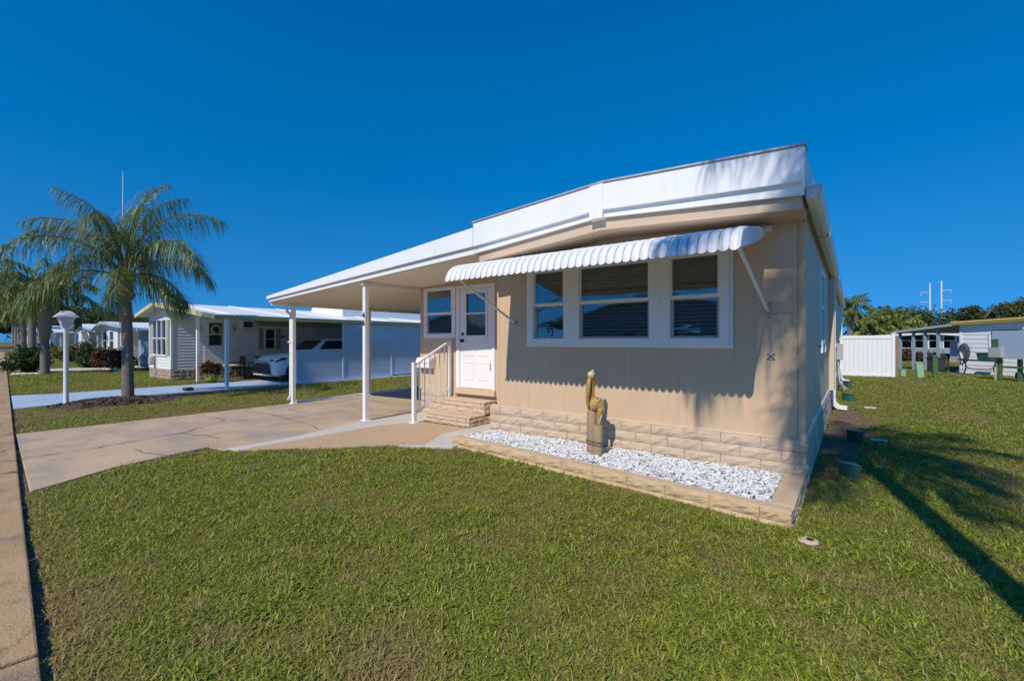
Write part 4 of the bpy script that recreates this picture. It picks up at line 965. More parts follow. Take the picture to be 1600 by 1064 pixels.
for k in range(9): MB().prism([(-21.6, ntop(-21.6)+0.002), (-15.8, ntop(-15.8)+0.002), (-15.8, ntop(-15.8)+0.03), (-21.6, ntop(-21.6)+0.03)], 'y', 6.2+2*k, 6.24+2*k).build('roof_seam', M['white_roof'], nb)
for (px_, py_) in ((-19.3, 6.3), (-15.8, 5.95)): MB().box(px_-0.05, px_+0.05, py_-0.05, py_+0.05, 0.03, ntop(px_)-0.1).build('post', M['white'], nb, bev=0.006)
# door on the side wall with wreath and lamps, air conditioner, shuttered window, sign
d = MB(); d.box(NX-0.02, NX+0.03, 7.10, 7.92, 0.42, 2.42); nd = d.build('door', M['white'], nb, bev=0.004)
MB().box(NX+0.031, NX+0.036, 7.27, 7.75, 1.35, 2.28).build('pane', M['glass_dark'], nd); MB().box(NX+0.036, NX+0.045, 7.25, 7.77, 1.78, 1.82).build('bar', M['white'], nd)
b = MB(); P = [(NX+0.07, 7.53+0.17*math.cos(i*math.pi/10), 2.0+0.17*math.sin(i*math.pi/10)) for i in range(21)]; b.tube(P, 0.055, 7)
tag(b.build('door_wreath', M['shutter'], smooth=True), 'dark green wreath hanging on the neighbour\'s side door', 'wreath')
for yy in (6.9, 8.2): MB().box(NX+0.02, NX+0.12, yy-0.05, yy+0.05, 1.95, 2.15).build('wall_lamp', M['greybox'], nb, bev=0.01)
ac = MB().box(NX+0.0, NX+0.2, 8.45, 8.95, 2.08, 2.42).build('air_conditioner', M['siding'], nb, bev=0.01)
MB().box(NX+0.201, NX+0.21, 8.52, 8.88, 2.12, 2.36).build('grille', M['dark'], ac)
MB().box(NX-0.02, NX+0.04, 9.15, 10.35, 0.1, 2.2).build('shed_wall', M['siding'], nb)
MB().box(NX-0.02, NX+0.035, 9.15, 14, 2.2, 2.42).build('shed_header', M['shutter'], nb)
b = MB(); b.box(NX+0.041, NX+0.07, 9.42, 9.5, 1.15, 2.1); b.box(NX+0.041, NX+0.07, 9.88, 9.95, 1.15, 2.1); b.box(NX+0.041, NX+0.07, 9.5, 9.88, 2.04, 2.1); b.box(NX+0.041, NX+0.07, 9.5, 9.88, 1.15, 1.2); b.box(NX+0.041, NX+0.068, 9.5, 9.88, 1.6, 1.63)
w = b.build('window', M['white'], nb); MB().box(NX+0.042, NX+0.046, 9.5, 9.88, 1.2, 2.04).build('pane', M['glass_dark'], w)
for p in (9.20, 9.97): MB().box(NX+0.041, NX+0.06, p, p+0.2, 1.15, 2.1).build('shutter', M['shutter'], nb)
b = MB(); b.box(NX+0.041, NX+0.05, 10.20, 10.34, 1.66, 1.78); b.ellipsoid((NX+0.05, 10.18, 1.72), (0.01, 0.05, 0.05)); b.build('number_plaque', M['bluesticker'], nb)
for i in range(24): MB().box(NX-0.02, NX+0.02+0.015*(i % 2), 10.36+i*0.16, 10.36+i*0.16+0.145, 0.1, 2.2).build('wall_batten', M['siding'], nb)
MB().box(NX-0.05, NX-0.021, 10.3, 15, 0.1, 2.2).build('wall_backing', M['dark'], nb)
# lattice screen along the neighbour's eave
ls = thing('lattice_screen', 'pale blue lattice screen wall along the neighbour\'s carport side', 'lattice screen', (-15.8, 12, 0))
LXp = -15.80
def lattice(y0, y1, z0, z1, pitch=0.10, w=0.046):
    b = MB(); H_ = z1-z0
    for sgn, xo in ((1, 0.0), (-1, 0.012)):
        c = y0-H_ if sgn > 0 else y0
        while c < (y1 if sgn > 0 else y1+H_):
            # line y = c + sgn*(z-z0), clipped
            ta, tb_ = 0.0, H_
            if sgn > 0: ta = max(ta, y0-c); tb_ = min(tb_, y1-c)
            else: ta = max(ta, c-y1); tb_ = min(tb_, c-y0)
            if tb_-ta > 0.02: b.bar((LXp+xo, c+sgn*ta, z0+ta), (LXp+xo, c+sgn*tb_, z0+tb_), 0.01, w)
            c += pitch*1.0
    o = b.build('lattice', M['lattice'], ls); o['kind'] = 'stuff'; return o
lattice(8.2, 10.0, 0.10, 1.16); lattice(10.06, 12.3, 0.10, 2.2)
MB().box(LXp-0.01, LXp+0.02, 12.36, 22, 0.08, 2.22).build('solid_panel', M['lattice'], ls)
for (y0, y1, z0, z1) in ((8.16, 10.06, 1.16, 1.22), (8.16, 12.36, 0.04, 0.10)): MB().box(LXp-0.02, LXp+0.03, y0, y1, z0, z1).build('rail', M['lattice'], ls)
for yy in (8.16, 10.0, 12.3, 14.6, 17): MB().box(LXp-0.025, LXp+0.033, yy, yy+0.06, 0.02, 1.22 if yy < 9 else 2.22).build('stile', M['lattice'], ls)
MB().box(LXp+0.021, LXp+0.03, 12.4, 22, 1.12, 1.16).build('rail', M['lattice'], ls)

# ---- the white SUV, nose towards the street
def make_car(loc):
    car = bpy.data.objects.new('parked_car', None); COL.objects.link(car); car.location = loc
    tag(car, 'white SUV parked nose-out under the neighbour\'s carport', 'car')
    # stations along +y from the nose: y, half width, z bottom, z shoulder, z top(hood/deck)
    st_ = [(0.0, 0.62, 0.30, 0.62, 0.70), (0.06, 0.76, 0.24, 0.72, 0.82), (0.25, 0.86, 0.22, 0.80, 0.95), (0.6, 0.90, 0.20, 0.88, 1.01), (1.1, 0.915, 0.20, 0.93, 1.06), (1.5, 0.92, 0.20, 0.95, 1.09),
           (2.4, 0.92, 0.20, 0.96, 1.06), (3.4, 0.92, 0.20, 0.99, 1.08), (4.1, 0.90, 0.24, 1.02, 1.10), (4.4, 0.82, 0.32, 0.98, 1.05), (4.46, 0.72, 0.40, 0.92, 0.98)]
    b = MB(); vs = []; m = 13
    for (y, hw, zb, zs, zt) in st_:
        ring = [(-hw*0.90, zb), (-hw*0.985, zb+0.10), (-hw, zb+(zs-zb)*0.5), (-hw*0.985, zs-0.05), (-hw*0.93, zs+(zt-zs)*0.35), (-hw*0.7, zt-0.015), (0, zt), (hw*0.7, zt-0.015), (hw*0.93, zs+(zt-zs)*0.35), (hw*0.985, zs-0.05), (hw, zb+(zs-zb)*0.5), (hw*0.985, zb+0.10), (hw*0.90, zb)]
        vs += [(x, y, z) for x, z in ring]
    k = len(st_)
    b.add(vs, [(i*m+j, i*m+j+1, (i+1)*m+j+1, (i+1)*m+j) for i in range(k-1) for j in range(m-1)]+[(i*m+m-1, i*m, (i+1)*m, (i+1)*m+m-1) for i in range(k-1)]+[tuple(range(m)), tuple(range(k*m-1, (k-1)*m-1, -1))])
    # cabin
    cb = [(1.35, 0.80, 1.05, 1.06), (2.0, 0.72, 1.0, 1.50), (2.5, 0.69, 1.0, 1.60), (3.3, 0.69, 1.0, 1.60), (3.95, 0.68, 1.0, 1.52), (4.3, 0.74, 1.0, 1.08)]
    vs = []
    for y, hw, z0, z1 in cb: vs += [(-0.84, y, z0), (-hw, y, z1-0.06 if z1 > 1.1 else z1), (-hw*0.75, y, z1), (hw*0.75, y, z1), (hw, y, z1-0.06 if z1 > 1.1 else z1), (0.84, y, z0)]
    b.add(vs, [(i*6+j, i*6+j+1, (i+1)*6+j+1, (i+1)*6+j) for i in range(5) for j in range(5)])
    b.build('body', M['car'], car, smooth=True)
    # glazing proud of the cabin
    b = MB(); b.add([(-0.74, 1.42, 1.10), (0.74, 1.42, 1.10), (0.60, 2.02, 1.51), (-0.60, 2.02, 1.51)], [(0, 1, 2, 3)]); b.v = [(x, y-0.02, z+0.02) for x, y, z in b.v]; b.build('windscreen', M['black'], car)
    for s in (-1, 1):
        b = MB(); b.add([(s*0.842, 1.62, 1.03), (s*0.842, 4.2, 1.03), (s*0.695, 3.95, 1.525), (s*0.715, 2.12, 1.51)], [(0, 1, 2, 3)]); b.v = [(x+s*0.012, y, z) for x, y, z in b.v]; b.build('side_window', M['black'], car)
        b = MB(); b.box(s*0.93, s*1.06, 1.78, 1.92, 1.03, 1.16); b.build('mirror', M['car'], car, bev=0.03)
        # headlight: a dark slanted wedge with a bright core
        b = MB(); pts = [(s*0.44, 0.10, 0.83), (s*0.885, 0.45, 0.90), (s*0.89, 0.55, 0.85), (s*0.80, 0.17, 0.745), (s*0.60, 0.055, 0.765)]
        b.add([(x+s*0.02, y-0.035, z) for x, y, z in pts], [(0, 1, 2, 3, 4)]); hl = b.build('headlight', M['black'], car)
        b = MB(); b.ellipsoid((s*0.76, 0.11, 0.80), (0.06, 0.03, 0.028)); b.build('lens', M['lamp_glass'], hl, smooth=True)
        b = MB(); b.add([(s*0.60, -0.02, 0.60), (s*0.72, 0.02, 0.30), (s*0.90, 0.24, 0.33), (s*0.70, 0.03, 0.44)], [(0, 1, 2, 3)]); b.build('bumper_trim', M['white'], car)
    b = MB(); b.prism([(-0.58, 0.64), (0.58, 0.64), (0.68, 0.40), (0.60, 0.30), (-0.60, 0.30), (-0.68, 0.40)], 'y', -0.03, 0.05); b.build('grille', M['black'], car)
    b = MB(); b.box(-0.7, 0.7, -0.02, 0.1, 0.22, 0.29); b.build('skid_plate', M['greybox'], car, bev=0.02)
    MB().box(-0.86, 0.86, 0.3, 4.2, 0.16, 0.24).build('underbody', M['black'], car)
    for (y) in (0.86, 3.5):
        for s in (-1, 1):
            b = MB(); P = []
            arch = MB(); pts = [(y+0.43*math.cos(R(a)), 0.33+0.43*math.sin(R(a))) for a in range(-10, 191, 10)]
            arch.prism(pts, 'x', s*0.80, s*0.945); arch.build('wheel_arch', M['black'], car)
            b.tube([(s*0.78, y, 0.34), (s*0.80, y, 0.34), (s*0.94, y, 0.34), (s*0.962, y, 0.34)], [0.30, 0.335, 0.335, 0.31], 24)
            w = b.build('wheel', M['tyre'], car, smooth=True, bev=0.0)
            b = MB(); b.tube([(s*0.958, y, 0.34), (s*0.966, y, 0.34)], 0.235, 20); b.build('rim_disc', M['black'], w)
            for q in range(5):
                a = q*2*math.pi/5; MBb = MB().bar((s*0.97, y, 0.34), (s*0.972, y+0.225*math.cos(a), 0.34+0.225*math.sin(a)), 0.05, 0.02); MBb.build('spoke', M['rim'], w)
    MB().box(-0.16, 0.16, -0.035, -0.03, 0.66, 0.69).build('badge', M['rim'], car)
    return car
make_car((-17.45, 7.75, 0.03))
# ---- patio set and pots by the neighbour's door
tb = thing('patio_table', 'small round patio table between two black chairs', 'table', (-19.55, 7.6, 0.03))
MB().lathe([(0.36, 0.55), (0.37, 0.58), (0.36, 0.6)], (-19.55, 7.6, 0), 20).build('top', M['cap'], tb)
for i in range(4):
    a = R(45+90*i); MB().tube([(-19.55+.1*math.cos(a), 7.6+.1*math.sin(a), 0.55), (-19.55+.3*math.cos(a), 7.6+.3*math.sin(a), 0.03)], 0.014, 6).build('leg', M['black'], tb)
def chair(x, y, lab):
    t = thing('patio_chair', lab, 'chair', (x, y, 0.03), 'patio chairs by the neighbour\'s table')
    MB().box(x-0.24, x+0.24, y-0.24, y+0.24, 0.42, 0.46).build('seat', M['black'], t, bev=0.01)
    MB().box(x-0.235, x+0.235, y+0.20, y+0.23, 0.50, 0.92).build('backrest', M['black'], t, bev=0.01)
    for sx in (-1, 1):
        for sy in (-1, 1): MB().box(x+sx*0.22-0.015, x+sx*0.22+0.015, y+sy*0.22-0.015, y+sy*0.22+0.015, 0.03, 0.92 if sy > 0 else 0.66).build('leg', M['black'], t)
        MB().box(x+sx*0.22-0.02, x+sx*0.22+0.02, y-0.24, y+0.2, 0.64, 0.66).build('armrest', M['black'], t)
chair(-20.15, 7.95, 'black patio chair to the left of the round table'); chair(-19.3, 8.2, 'black patio chair nearest the white SUV')
pot = thing('potted_plant', 'spiky reddish plant in a lime green pot on the blue driveway edge', 'potted plant', (-18.75, 6.55, 0.0))
MB().lathe([(0.12, 0.0), (0.2, 0.1), (0.22, 0.22), (0.19, 0.30), (0.2, 0.32), (0.16, 0.31)], (-18.75, 6.55, 0.03), 18).build('pot', M['terracotta'], pot, smooth=True)
V, F, T = leaf_cloud((-18.75, 6.55, 0.52), (0.34, 0.34, 0.22), 260, 0.11, 8, 16); o = link('foliage', tone_mesh('foliage', V, F, T, M['bush_r']), pot)
bx_ = thing('utility_box', 'small black box lying on the blue driveway', 'box', (-16.6, 4.9, 0.03))
b = MB(); gx, gy = gp(294, 610, 0.03); bx_.location = (gx, gy, 0.03); bx_['base'] = (gx, gy, 0.03)
MB().box(gx-0.16, gx+0.16, gy-0.1, gy+0.1, 0.031, 0.12).build('body', M['black'], bx_, bev=0.01); MB().box(gx-0.14, gx+0.14, gy-0.08, gy+0.08, 0.121, 0.13).build('lid', M['greybox'], bx_)

# ================================================================ FARTHER HOMES, LEFT
def far_home(name, label, loc, rot, W, Dp, H, peak, wallm, trimm, porch=0.0, porch_posts=(), windows=(), battens=False, overhang=0.4, side_windows=(), roofm=None):
    """gabled home: front along local x (0..W) looking to -y, porch at its right end of width `porch`"""
    t = bpy.data.objects.new(name, None); COL.objects.link(t); t.location = loc; t.rotation_euler.z = rot; tag(t, label, 'mobile home', 'homes along the street')
    top = lambda x: float(np.interp(x, [-0.35, W*0.5, W+porch+0.3], [H, peak, H-0.1]))
    b = lap_siding('x', 0, W, 0, 0.3, H-0.02, -1, [(x0, x1, 1.0, 2.1) for x0, x1 in windows], 0.16)
    b.prism([(0, H-0.02), (W, H-0.02), (W, top(W)-0.1), (W*0.5, top(W*0.5)-0.1), (0, top(0)-0.08)], 'y', 0, 0.06); b.build('front_wall', wallm, t)
    if battens:
        n = int(Dp/0.22)
        for i in range(min(n, 16)): MB().box(W-0.05, W+0.02+0.03*(i % 2), i*0.22+0.06, i*0.22+0.25, 0.3, H-0.02).build('wall_board', M['white'], t)
        MB().box(W-0.06, W-0.051, 3.5, Dp, 0.3, H).build('side_wall', wallm, t)
    else: lap_siding('y', 0.06, Dp, W, 0.3, H-0.02, 1, (), 0.16).build('side_wall', wallm, t)
    MB().box(0.03, W-0.03, 0.02, Dp, 0.0, 0.3).build('foundation', M['stone'], t)
    e = [-0.35, W*0.5, W+porch+0.3]
    MB().prism([(x, top(x)-0.09) for x in e]+[(x, top(x)) for x in e[::-1]], 'y', -overhang, Dp+0.3).build('roof', roofm or M['white_roof'], t)
    for a0, a1 in ((e[0], e[1]), (e[1], e[2])): MB().prism([(a0, top(a0)-0.14), (a1, top(a1)-0.14), (a1, top(a1)+0.012), (a0, top(a0)+0.012)], 'y', -overhang-0.035, -overhang-0.002).build('fascia', trimm, t)
    for x0, x1 in windows:
        b = MB(); b.box(x0, x0+0.06, -0.04, 0.03, 1.0, 2.1); b.box(x1-0.06, x1, -0.04, 0.03, 1.0, 2.1); b.box(x0, x1, -0.041, 0.03, 0.95, 1.0); b.box(x0, x1, -0.041, 0.03, 2.1, 2.15); b.box(x0+.06, x1-.06, -0.03, 0.03, 1.52, 1.57)
        w = b.build('window', M['white'], t); MB().box(x0+0.05, x1-0.05, 0.0, 0.006, 1.0, 2.1).build('pane', M['glass_dark'], w)
    for (x0, x1) in side_windows:
        b = MB(); b.box(W+0.0, W+0.05, x0, x0+.06, 1.0, 2.1); b.box(W, W+0.05, x1-.06, x1, 1.0, 2.1); b.box(W, W+0.051, x0, x1, .95, 1.0); b.box(W, W+0.051, x0, x1, 2.1, 2.15)
        w = b.build('window', M['white'], t); MB().box(W+0.02, W+0.03, x0+.05, x1-.05, 1.0, 2.1).build('pane', M['glass_dark'], w)
    for (x, y) in porch_posts: MB().box(x-0.06, x+0.06, y-0.06, y+0.06, 0.0, top(x)-0.1).build('post', M['white'], t)
    return t
far_home('far_home', 'blue-grey sided home with gabled porch behind the near palm trunk', (-39.0, 7.3, 0), 0, 4.0, 12, 2.25, 2.72, M['siding'], M['bluetrim'], porch=5.4, porch_posts=((4.9, 0), (6.6, 0)), windows=((0.6, 1.6), (2.2, 3.2)))
t = bpy.data.objects['far_home']
lap_siding('y', 0.2, 9, 9.2, 0.1, 2.15, 1, (), 0.16).build('shed_siding', M['siding_blue'], t); lap_siding('x', 7.3, 9.2, 0.2, 0.1, 2.2, -1, (), 0.16).build('shed_front', M['siding_blue'], t)
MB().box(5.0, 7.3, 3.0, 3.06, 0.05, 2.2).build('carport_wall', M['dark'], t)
far_home('far_home', 'white batten-walled home with slanted wing wall beyond the porch home', (-50.5, 7.8, 0), 0, 5.2, 10, 2.35, 2.85, M['white'], M['bluetrim'], porch=4.0, porch_posts=((8.0, 0),), windows=((0.8, 2.0), (2.8, 4.0)), battens=True)
t = bpy.data.objects['far_home.001']
MB().prism([(-0.5, 2.2), (-0.2, 2.3), (0.5, 0.05), (0.1, 0.05)], 'x', 5.25, 5.45).build('wing_wall', M['white'], t)
far_home('far_home', 'small pale blue roofed home far down the street', (-66, 8.0, 0), 0, 6, 10, 2.4, 3.0, M['siding'], M['bluetrim'], porch=3.0, porch_posts=((8.6, 0),), windows=((1, 2.4), (3.4, 4.8)))
far_home('far_home', 'white home farthest down the street behind the palm trunks', (-84, 8.6, 0), 0, 7, 10, 2.5, 3.1, M['white'], M['bluetrim'], porch=3.0, porch_posts=((9.6, 0),), windows=((1, 2.6), (3.6, 5.4)))
# home across the street (seen in the window reflections)
far_home('far_home', 'home across the street mirrored in the front windows', (-3.0, -13.8, 0), R(184), 11.0, 9, 2.7, 4.3, M['siding_blue'], M['bluetrim'], porch=3.0, porch_posts=((13.6, 0.2),), windows=((1, 2.6), (3.6, 5.4), (6.4, 8)), roofm=M['roof_dark'])
far_home('far_home', 'second home across the street mirrored in the entry window', (-22.0, -12.4, 0), R(184), 7.0, 9, 2.6, 3.6, M['siding_blue'], M['white'], porch=4.0, porch_posts=((10.6, 0.2),), windows=((1, 2.6), (3.6, 5.4)), roofm=M['roof_dark'])
shrub('dark green shrub in front of the batten-walled home', at(141, 27.2), (0.8, 0.8, 0.62), 1800, 0.09, 21, 'bush')
shrub('green shrub beside the porch post of the porch home', at(150, 25.6), (0.75, 0.7, 0.42), 1600, 0.08, 22, 'bush')
shrub('reddish brown hedge bush left of the palm trunk', at(170, 24.2), (0.6, 0.65, 0.52), 1700, 0.08, 23, 'bush_r')
shrub('reddish hedge bush partly behind the palm trunk', at(186, 23.6), (0.6, 0.65, 0.55), 1700, 0.08, 24, 'bush_r')
shrub('yellow-green bush by the slanted wing wall', at(116, 33), (0.9, 0.9, 0.62), 1500, 0.1, 25, 'bush_y')
shrub('small yellow bush near the far driveway', at(93, 38), (0.9, 0.9, 0.5), 900, 0.1, 26, 'bush_y')
shrub('low red-leaved bush behind the peeling palm', at(63, 42), (1.0, 1.0, 0.6), 900, 0.12, 27, 'bush_r')
for i, u in enumerate(range(152, 196, 6)):        # pale edging stones
    p = at(u, 23.9-i*0.18); b = MB(); b.ellipsoid((0, 0, 0.05), (0.16, 0.14, 0.08), 8, 5)
    o = b.build('edging_stone', M['greyconc'], loc=p); o.rotation_euler.z = i; tag(o, 'pale edging stone along the reddish hedge bushes', 'stone', 'edging stones at the reddish hedge')
for i, u in enumerate(range(22, 62, 7)):
    p = at(u, 20.3+0.05*i); b = MB(); b.ellipsoid((0, 0, 0.03), (0.2, 0.12, 0.07), 8, 5); o = b.build('edging_stone', M['greyconc'], loc=p); o.rotation_euler.z = i*0.7; tag(o, 'pale edging stone at the foot of the round green hedge', 'stone', 'edging stones at the round hedge')
TG = 'background trees left'
tree('dark oak crown behind the lamp post lantern', at(118, 62), 6.2, (5.0, 5.0, 2.0), 7000, 0.2, 31, 'oak', TG)
tree('low green tree dome left of the near palm trunk', at(190, 66), 5.4, (5.5, 5.5, 1.6), 5000, 0.22, 32, 'tree_g', TG)
tree('tall dark tree at the far end of the sidewalk', at(-12, 95), 15, (9, 9, 6.5), 9000, 0.4, 33, 'oak', TG)
tree('lighter tree behind the far palms', at(30, 105), 13, (7, 7, 5), 7000, 0.4, 34, 'tree_g', TG)
tree('dark tree behind the far white home', at(70, 110), 10, (8, 8, 4), 7000, 0.4, 35, 'oak', TG)
tree('tree closing the view left of the sidewalk', at(-50, 90), 14, (8, 8, 6), 7000, 0.4, 36, 'oak', TG)
b = MB(); p = at(192, 80); b.tube([p, (p[0], p[1], 20), (p[0], p[1], 31.5)], [0.16, 0.11, 0.06], 8); tag(b.build('utility_pole', M['greybox'], smooth=True), 'thin pale pole rising behind the near palm crown', 'pole')

# ================================================================ RIGHT SIDE
fe = thing('vinyl_fence', 'white vinyl privacy fence panel at the back corner of the home', 'fence', (0.5, 24.6, 0))
F0 = Vector((-0.42, 24.3)); F1 = Vector((1.42, 24.62)); fd = (F1-F0); fl = fd.length; fd.normalize(); fn = Vector((-fd.y, fd.x))
def fbox(s0, s1, o0, o1, z0, z1): 
    b = MB(); P = [F0+fd*s0+fn*o0, F0+fd*s1+fn*o0, F0+fd*s1+fn*o1, F0+fd*s0+fn*o1]
    return b.prism([(p.x, p.y) for p in P], 'z', z0, z1)
for i in range(11): fbox(i*0.158, i*0.158+0.154, 0.0, 0.03, 0.14, 1.62).build('fence_board', M['fence'], fe, bev=0.003)
fbox(-0.01, fl-0.10, -0.02, 0.05, 1.62, 1.76).build('rail', M['fence'], fe, bev=0.006); fbox(-0.01, fl-0.10, -0.02, 0.05, 0.03, 0.14).build('rail', M['fence'], fe, bev=0.006)
fbox(fl-0.13, fl, -0.035, 0.09, 0.0, 1.84).build('post', M['fence'], fe, bev=0.006); fbox(fl-0.145, fl+0.015, -0.05, 0.105, 1.84, 1.87).build('post_cap', M['fence'], fe, bev=0.004)
wp = fbox(fl+0.03, fl+0.12, 0.03, 0.12, 0, 1.72).build('timber_post', M['wood'], bev=0.004); tag(wp, 'weathered brown timber post against the end of the white fence', 'post')

# white home with yellow roof trim and open carport
P1 = Vector((4.05, 29.8)); rh_rot = math.atan2(-0.745, 0.667)
rh = bpy.data.objects.new('yard_home', None); COL.objects.link(rh); rh.location = (P1.x, P1.y, 0); rh.rotation_euler.z = rh_rot; tag(rh, 'white block home with golden yellow roof edge at far right', 'mobile home')
groove = lap_siding('x', 0, 9, 0, 0.02, 2.35, -1, [(1.28, 2.35, 1.28, 1.88)], 0.2); groove.build('front_wall', M['white'], rh)
MB().box(-0.02, 0.04, 0.06, 6, 0.02, 2.3).build('end_wall', M['siding_blue'], rh)
rt = lambda x: 2.33+0.03*x
MB().prism([(-0.15, rt(0)-0.02), (9, rt(9)-0.02), (9, rt(9)+0.1), (-0.15, rt(0)+0.1)], 'y', -0.22, 6).build('roof', M['white_roof'], rh)
MB().prism([(-0.16, rt(0)-0.05), (9, rt(9)-0.05), (9, rt(9)+0.02), (-0.16, rt(0)+0.02)], 'y', -0.26, -0.225).build('fascia', M['gold_trim'], rh)
MB().prism([(-0.16, rt(0)+0.025), (9, rt(9)+0.025), (9, rt(9)+0.11), (-0.16, rt(0)+0.11)], 'y', -0.29, -0.225).build('fascia', M['gold_trim'], rh)
b = MB(); b.box(1.25, 2.38, -0.06, 0.02, 1.22, 1.28); b.box(1.25, 2.38, -0.06, 0.02, 1.86, 1.9); b.box(1.25, 1.3, -0.06, .02, 1.28, 1.86); b.box(2.33, 2.38, -0.06, .02, 1.28, 1.86); b.box(1.3, 2.33, -0.05, .02, 1.55, 1.59)
w = b.build('window', M['white'], rh); MB().box(1.28, 2.35, 0.0, 0.01, 1.25, 1.88).build('pane', M['glass_dark'], w)
for i in range(9): MB().box(1.31+i*0.115, 1.325+i*0.115, -0.03, -0.01, 1.28, 1.86).build('window_bar', M['white'], w)
b = MB(); b.box(2.6, 2.75, -0.15, 0.0, 2.1, 2.16); b.tube([(2.67, -0.1, 2.1), (2.62, -0.2, 2.0)], [0.05, 0.07], 8); b.build('wall_lamp', M['greybox'], rh)
MB().box(0.02, 0.10, -0.04, -0.02, 0.02, 2.2).build('corner_board', M['white'], rh)
# carport at the home's left
lowr = lambda x: 2.25+0.10*x
MB().prism([(-3.1, lowr(-3.1)), (-0.17, lowr(-0.17)), (-0.17, lowr(-0.17)+0.11), (-3.1, lowr(-3.1)+0.11)], 'y', -0.3, 6).build('carport_roof', M['greybox'], rh)
for x in (-2.95, -2.2, -1.6, -0.95): MB().box(x-0.05, x+0.05, -0.1, 0.0, 0.0, lowr(x)).build('post', M['siding_blue'], rh)
MB().box(-2.9, -0.03, 4.6, 4.66, 0.0, 1.9).build('rear_wall', M['siding'], rh)
for x in (-2.6, -1.9, -1.25): MB().box(x-0.02, x+0.35, 2.5, 2.52, 0.7, 1.55).build('screen_panel', M['siding'], rh)
def rhp(x, y, z=0.0):
    c, s = math.cos(rh_rot), math.sin(rh_rot); return (P1.x+x*c-y*s, P1.y+x*s+y*c, z)
def loc_thing(name, label, cat, loc, rot=rh_rot, group=None):
    o = bpy.data.objects.new(name, None); COL.objects.link(o); o.location = loc; o.rotation_euler.z = rot; return tag(o, label, cat, group)
t = loc_thing('garden_hose', 'coiled dark hose hanging on the white wall at far right', 'hose', rhp(0.28, -0.12, 1.0))
for k in range(5):
    b = MB(); P = [(0.0+(0.23-0.012*k)*math.cos(i*math.pi/14), -0.02*k+0.01, (0.40-0.02*k)*math.sin(i*math.pi/14)) for i in range(29)]; b.tube(P, 0.028, 7); b.build('hose_loop', M['bark'] if k % 2 else M['dark'], t, smooth=True)
b = MB(); b.tube([(0.02, 0, -0.38), (0.05, -0.05, -0.7), (-0.3, -0.1, -0.97)], 0.016, 6); b.build('hose_end', M['white'], t, smooth=True)
t = loc_thing('trash_bin', 'dark grey wheeled trash bin under the far carport', 'trash bin', rhp(-0.62, -0.5))
b = MB(); b.add([(-0.2, -0.22, 0.06), (0.2, -0.22, 0.06), (0.2, 0.22, 0.06), (-0.2, 0.22, 0.06), (-0.25, -0.27, 0.66), (0.25, -0.27, 0.66), (0.25, 0.27, 0.66), (-0.25, 0.27, 0.66)], [(0, 3, 2, 1), (4, 5, 6, 7), (0, 1, 5, 4), (1, 2, 6, 5), (2, 3, 7, 6), (3, 0, 4, 7)]); b.build('body', M['dark'], t, bev=0.03)
MB().box(-0.27, 0.27, -0.31, 0.29, 0.665, 0.72).build('lid', M['black'], t, bev=0.02)
for s in (-1, 1): MB().tube([(s*0.21, 0.2, 0.08), (s*0.25, 0.2, 0.08)], 0.08, 12).build('wheel', M['black'], t)
t = loc_thing('shop_stool', 'dark stool and clutter standing under the far carport', 'stool', rhp(-1.5, 0.6))
MB().box(-0.3, 0.3, -0.3, 0.3, 0.62, 0.9).build('seat', M['dark'], t, bev=0.05)
for sx in (-1, 1):
    for sy in (-1, 1): MB().box(sx*0.24-0.03, sx*0.24+0.03, sy*.24-0.03, sy*.24+0.03, 0, 0.62).build('leg', M['dark'], t)
t = loc_thing('bench_table', 'dark metal-framed table against the white wall', 'table', rhp(1.45, -0.75))
MB().box(-0.72, 0.72, -0.25, 0.25, 0.66, 0.70).build('top', M['dark'], t, bev=0.005)
for s in (-1, 1):
    b = MB(); b.tube([(s*0.66, 0, 0.66), (s*0.55, 0, 0.42), (s*0.55, 0, 0.28), (s*0.66, 0, 0.0)], 0.028, 7); b.tube([(s*0.52, 0, 0.36), (s*0.36, 0, 0.30)], 0.02, 6); b.build('leg', M['black'], t, smooth=True)
MB().bar((-0.38, 0, 0.30), (0.38, 0, 0.30), 0.03).build('stretcher', M['black'], t)
t = loc_thing('storage_bin', 'green plastic storage bin standing on the dark metal table', 'bin', rhp(1.75, -0.75, 0.701))
b = MB(); b.add([(-0.25, -0.15, 0), (0.25, -0.15, 0), (0.25, 0.15, 0), (-0.25, 0.15, 0), (-0.29, -0.18, 0.28), (0.29, -0.18, 0.28), (0.29, 0.18, 0.28), (-0.29, 0.18, 0.28)], [(0, 3, 2, 1), (4, 5, 6, 7), (0, 1, 5, 4), (1, 2, 6, 5), (2, 3, 7, 6), (3, 0, 4, 7)]); b.build('body', M['green_box'], t); MB().box(-0.31, 0.31, -0.2, 0.2, 0.281, 0.31).build('lid', M['green_box'], t, bev=0.006)
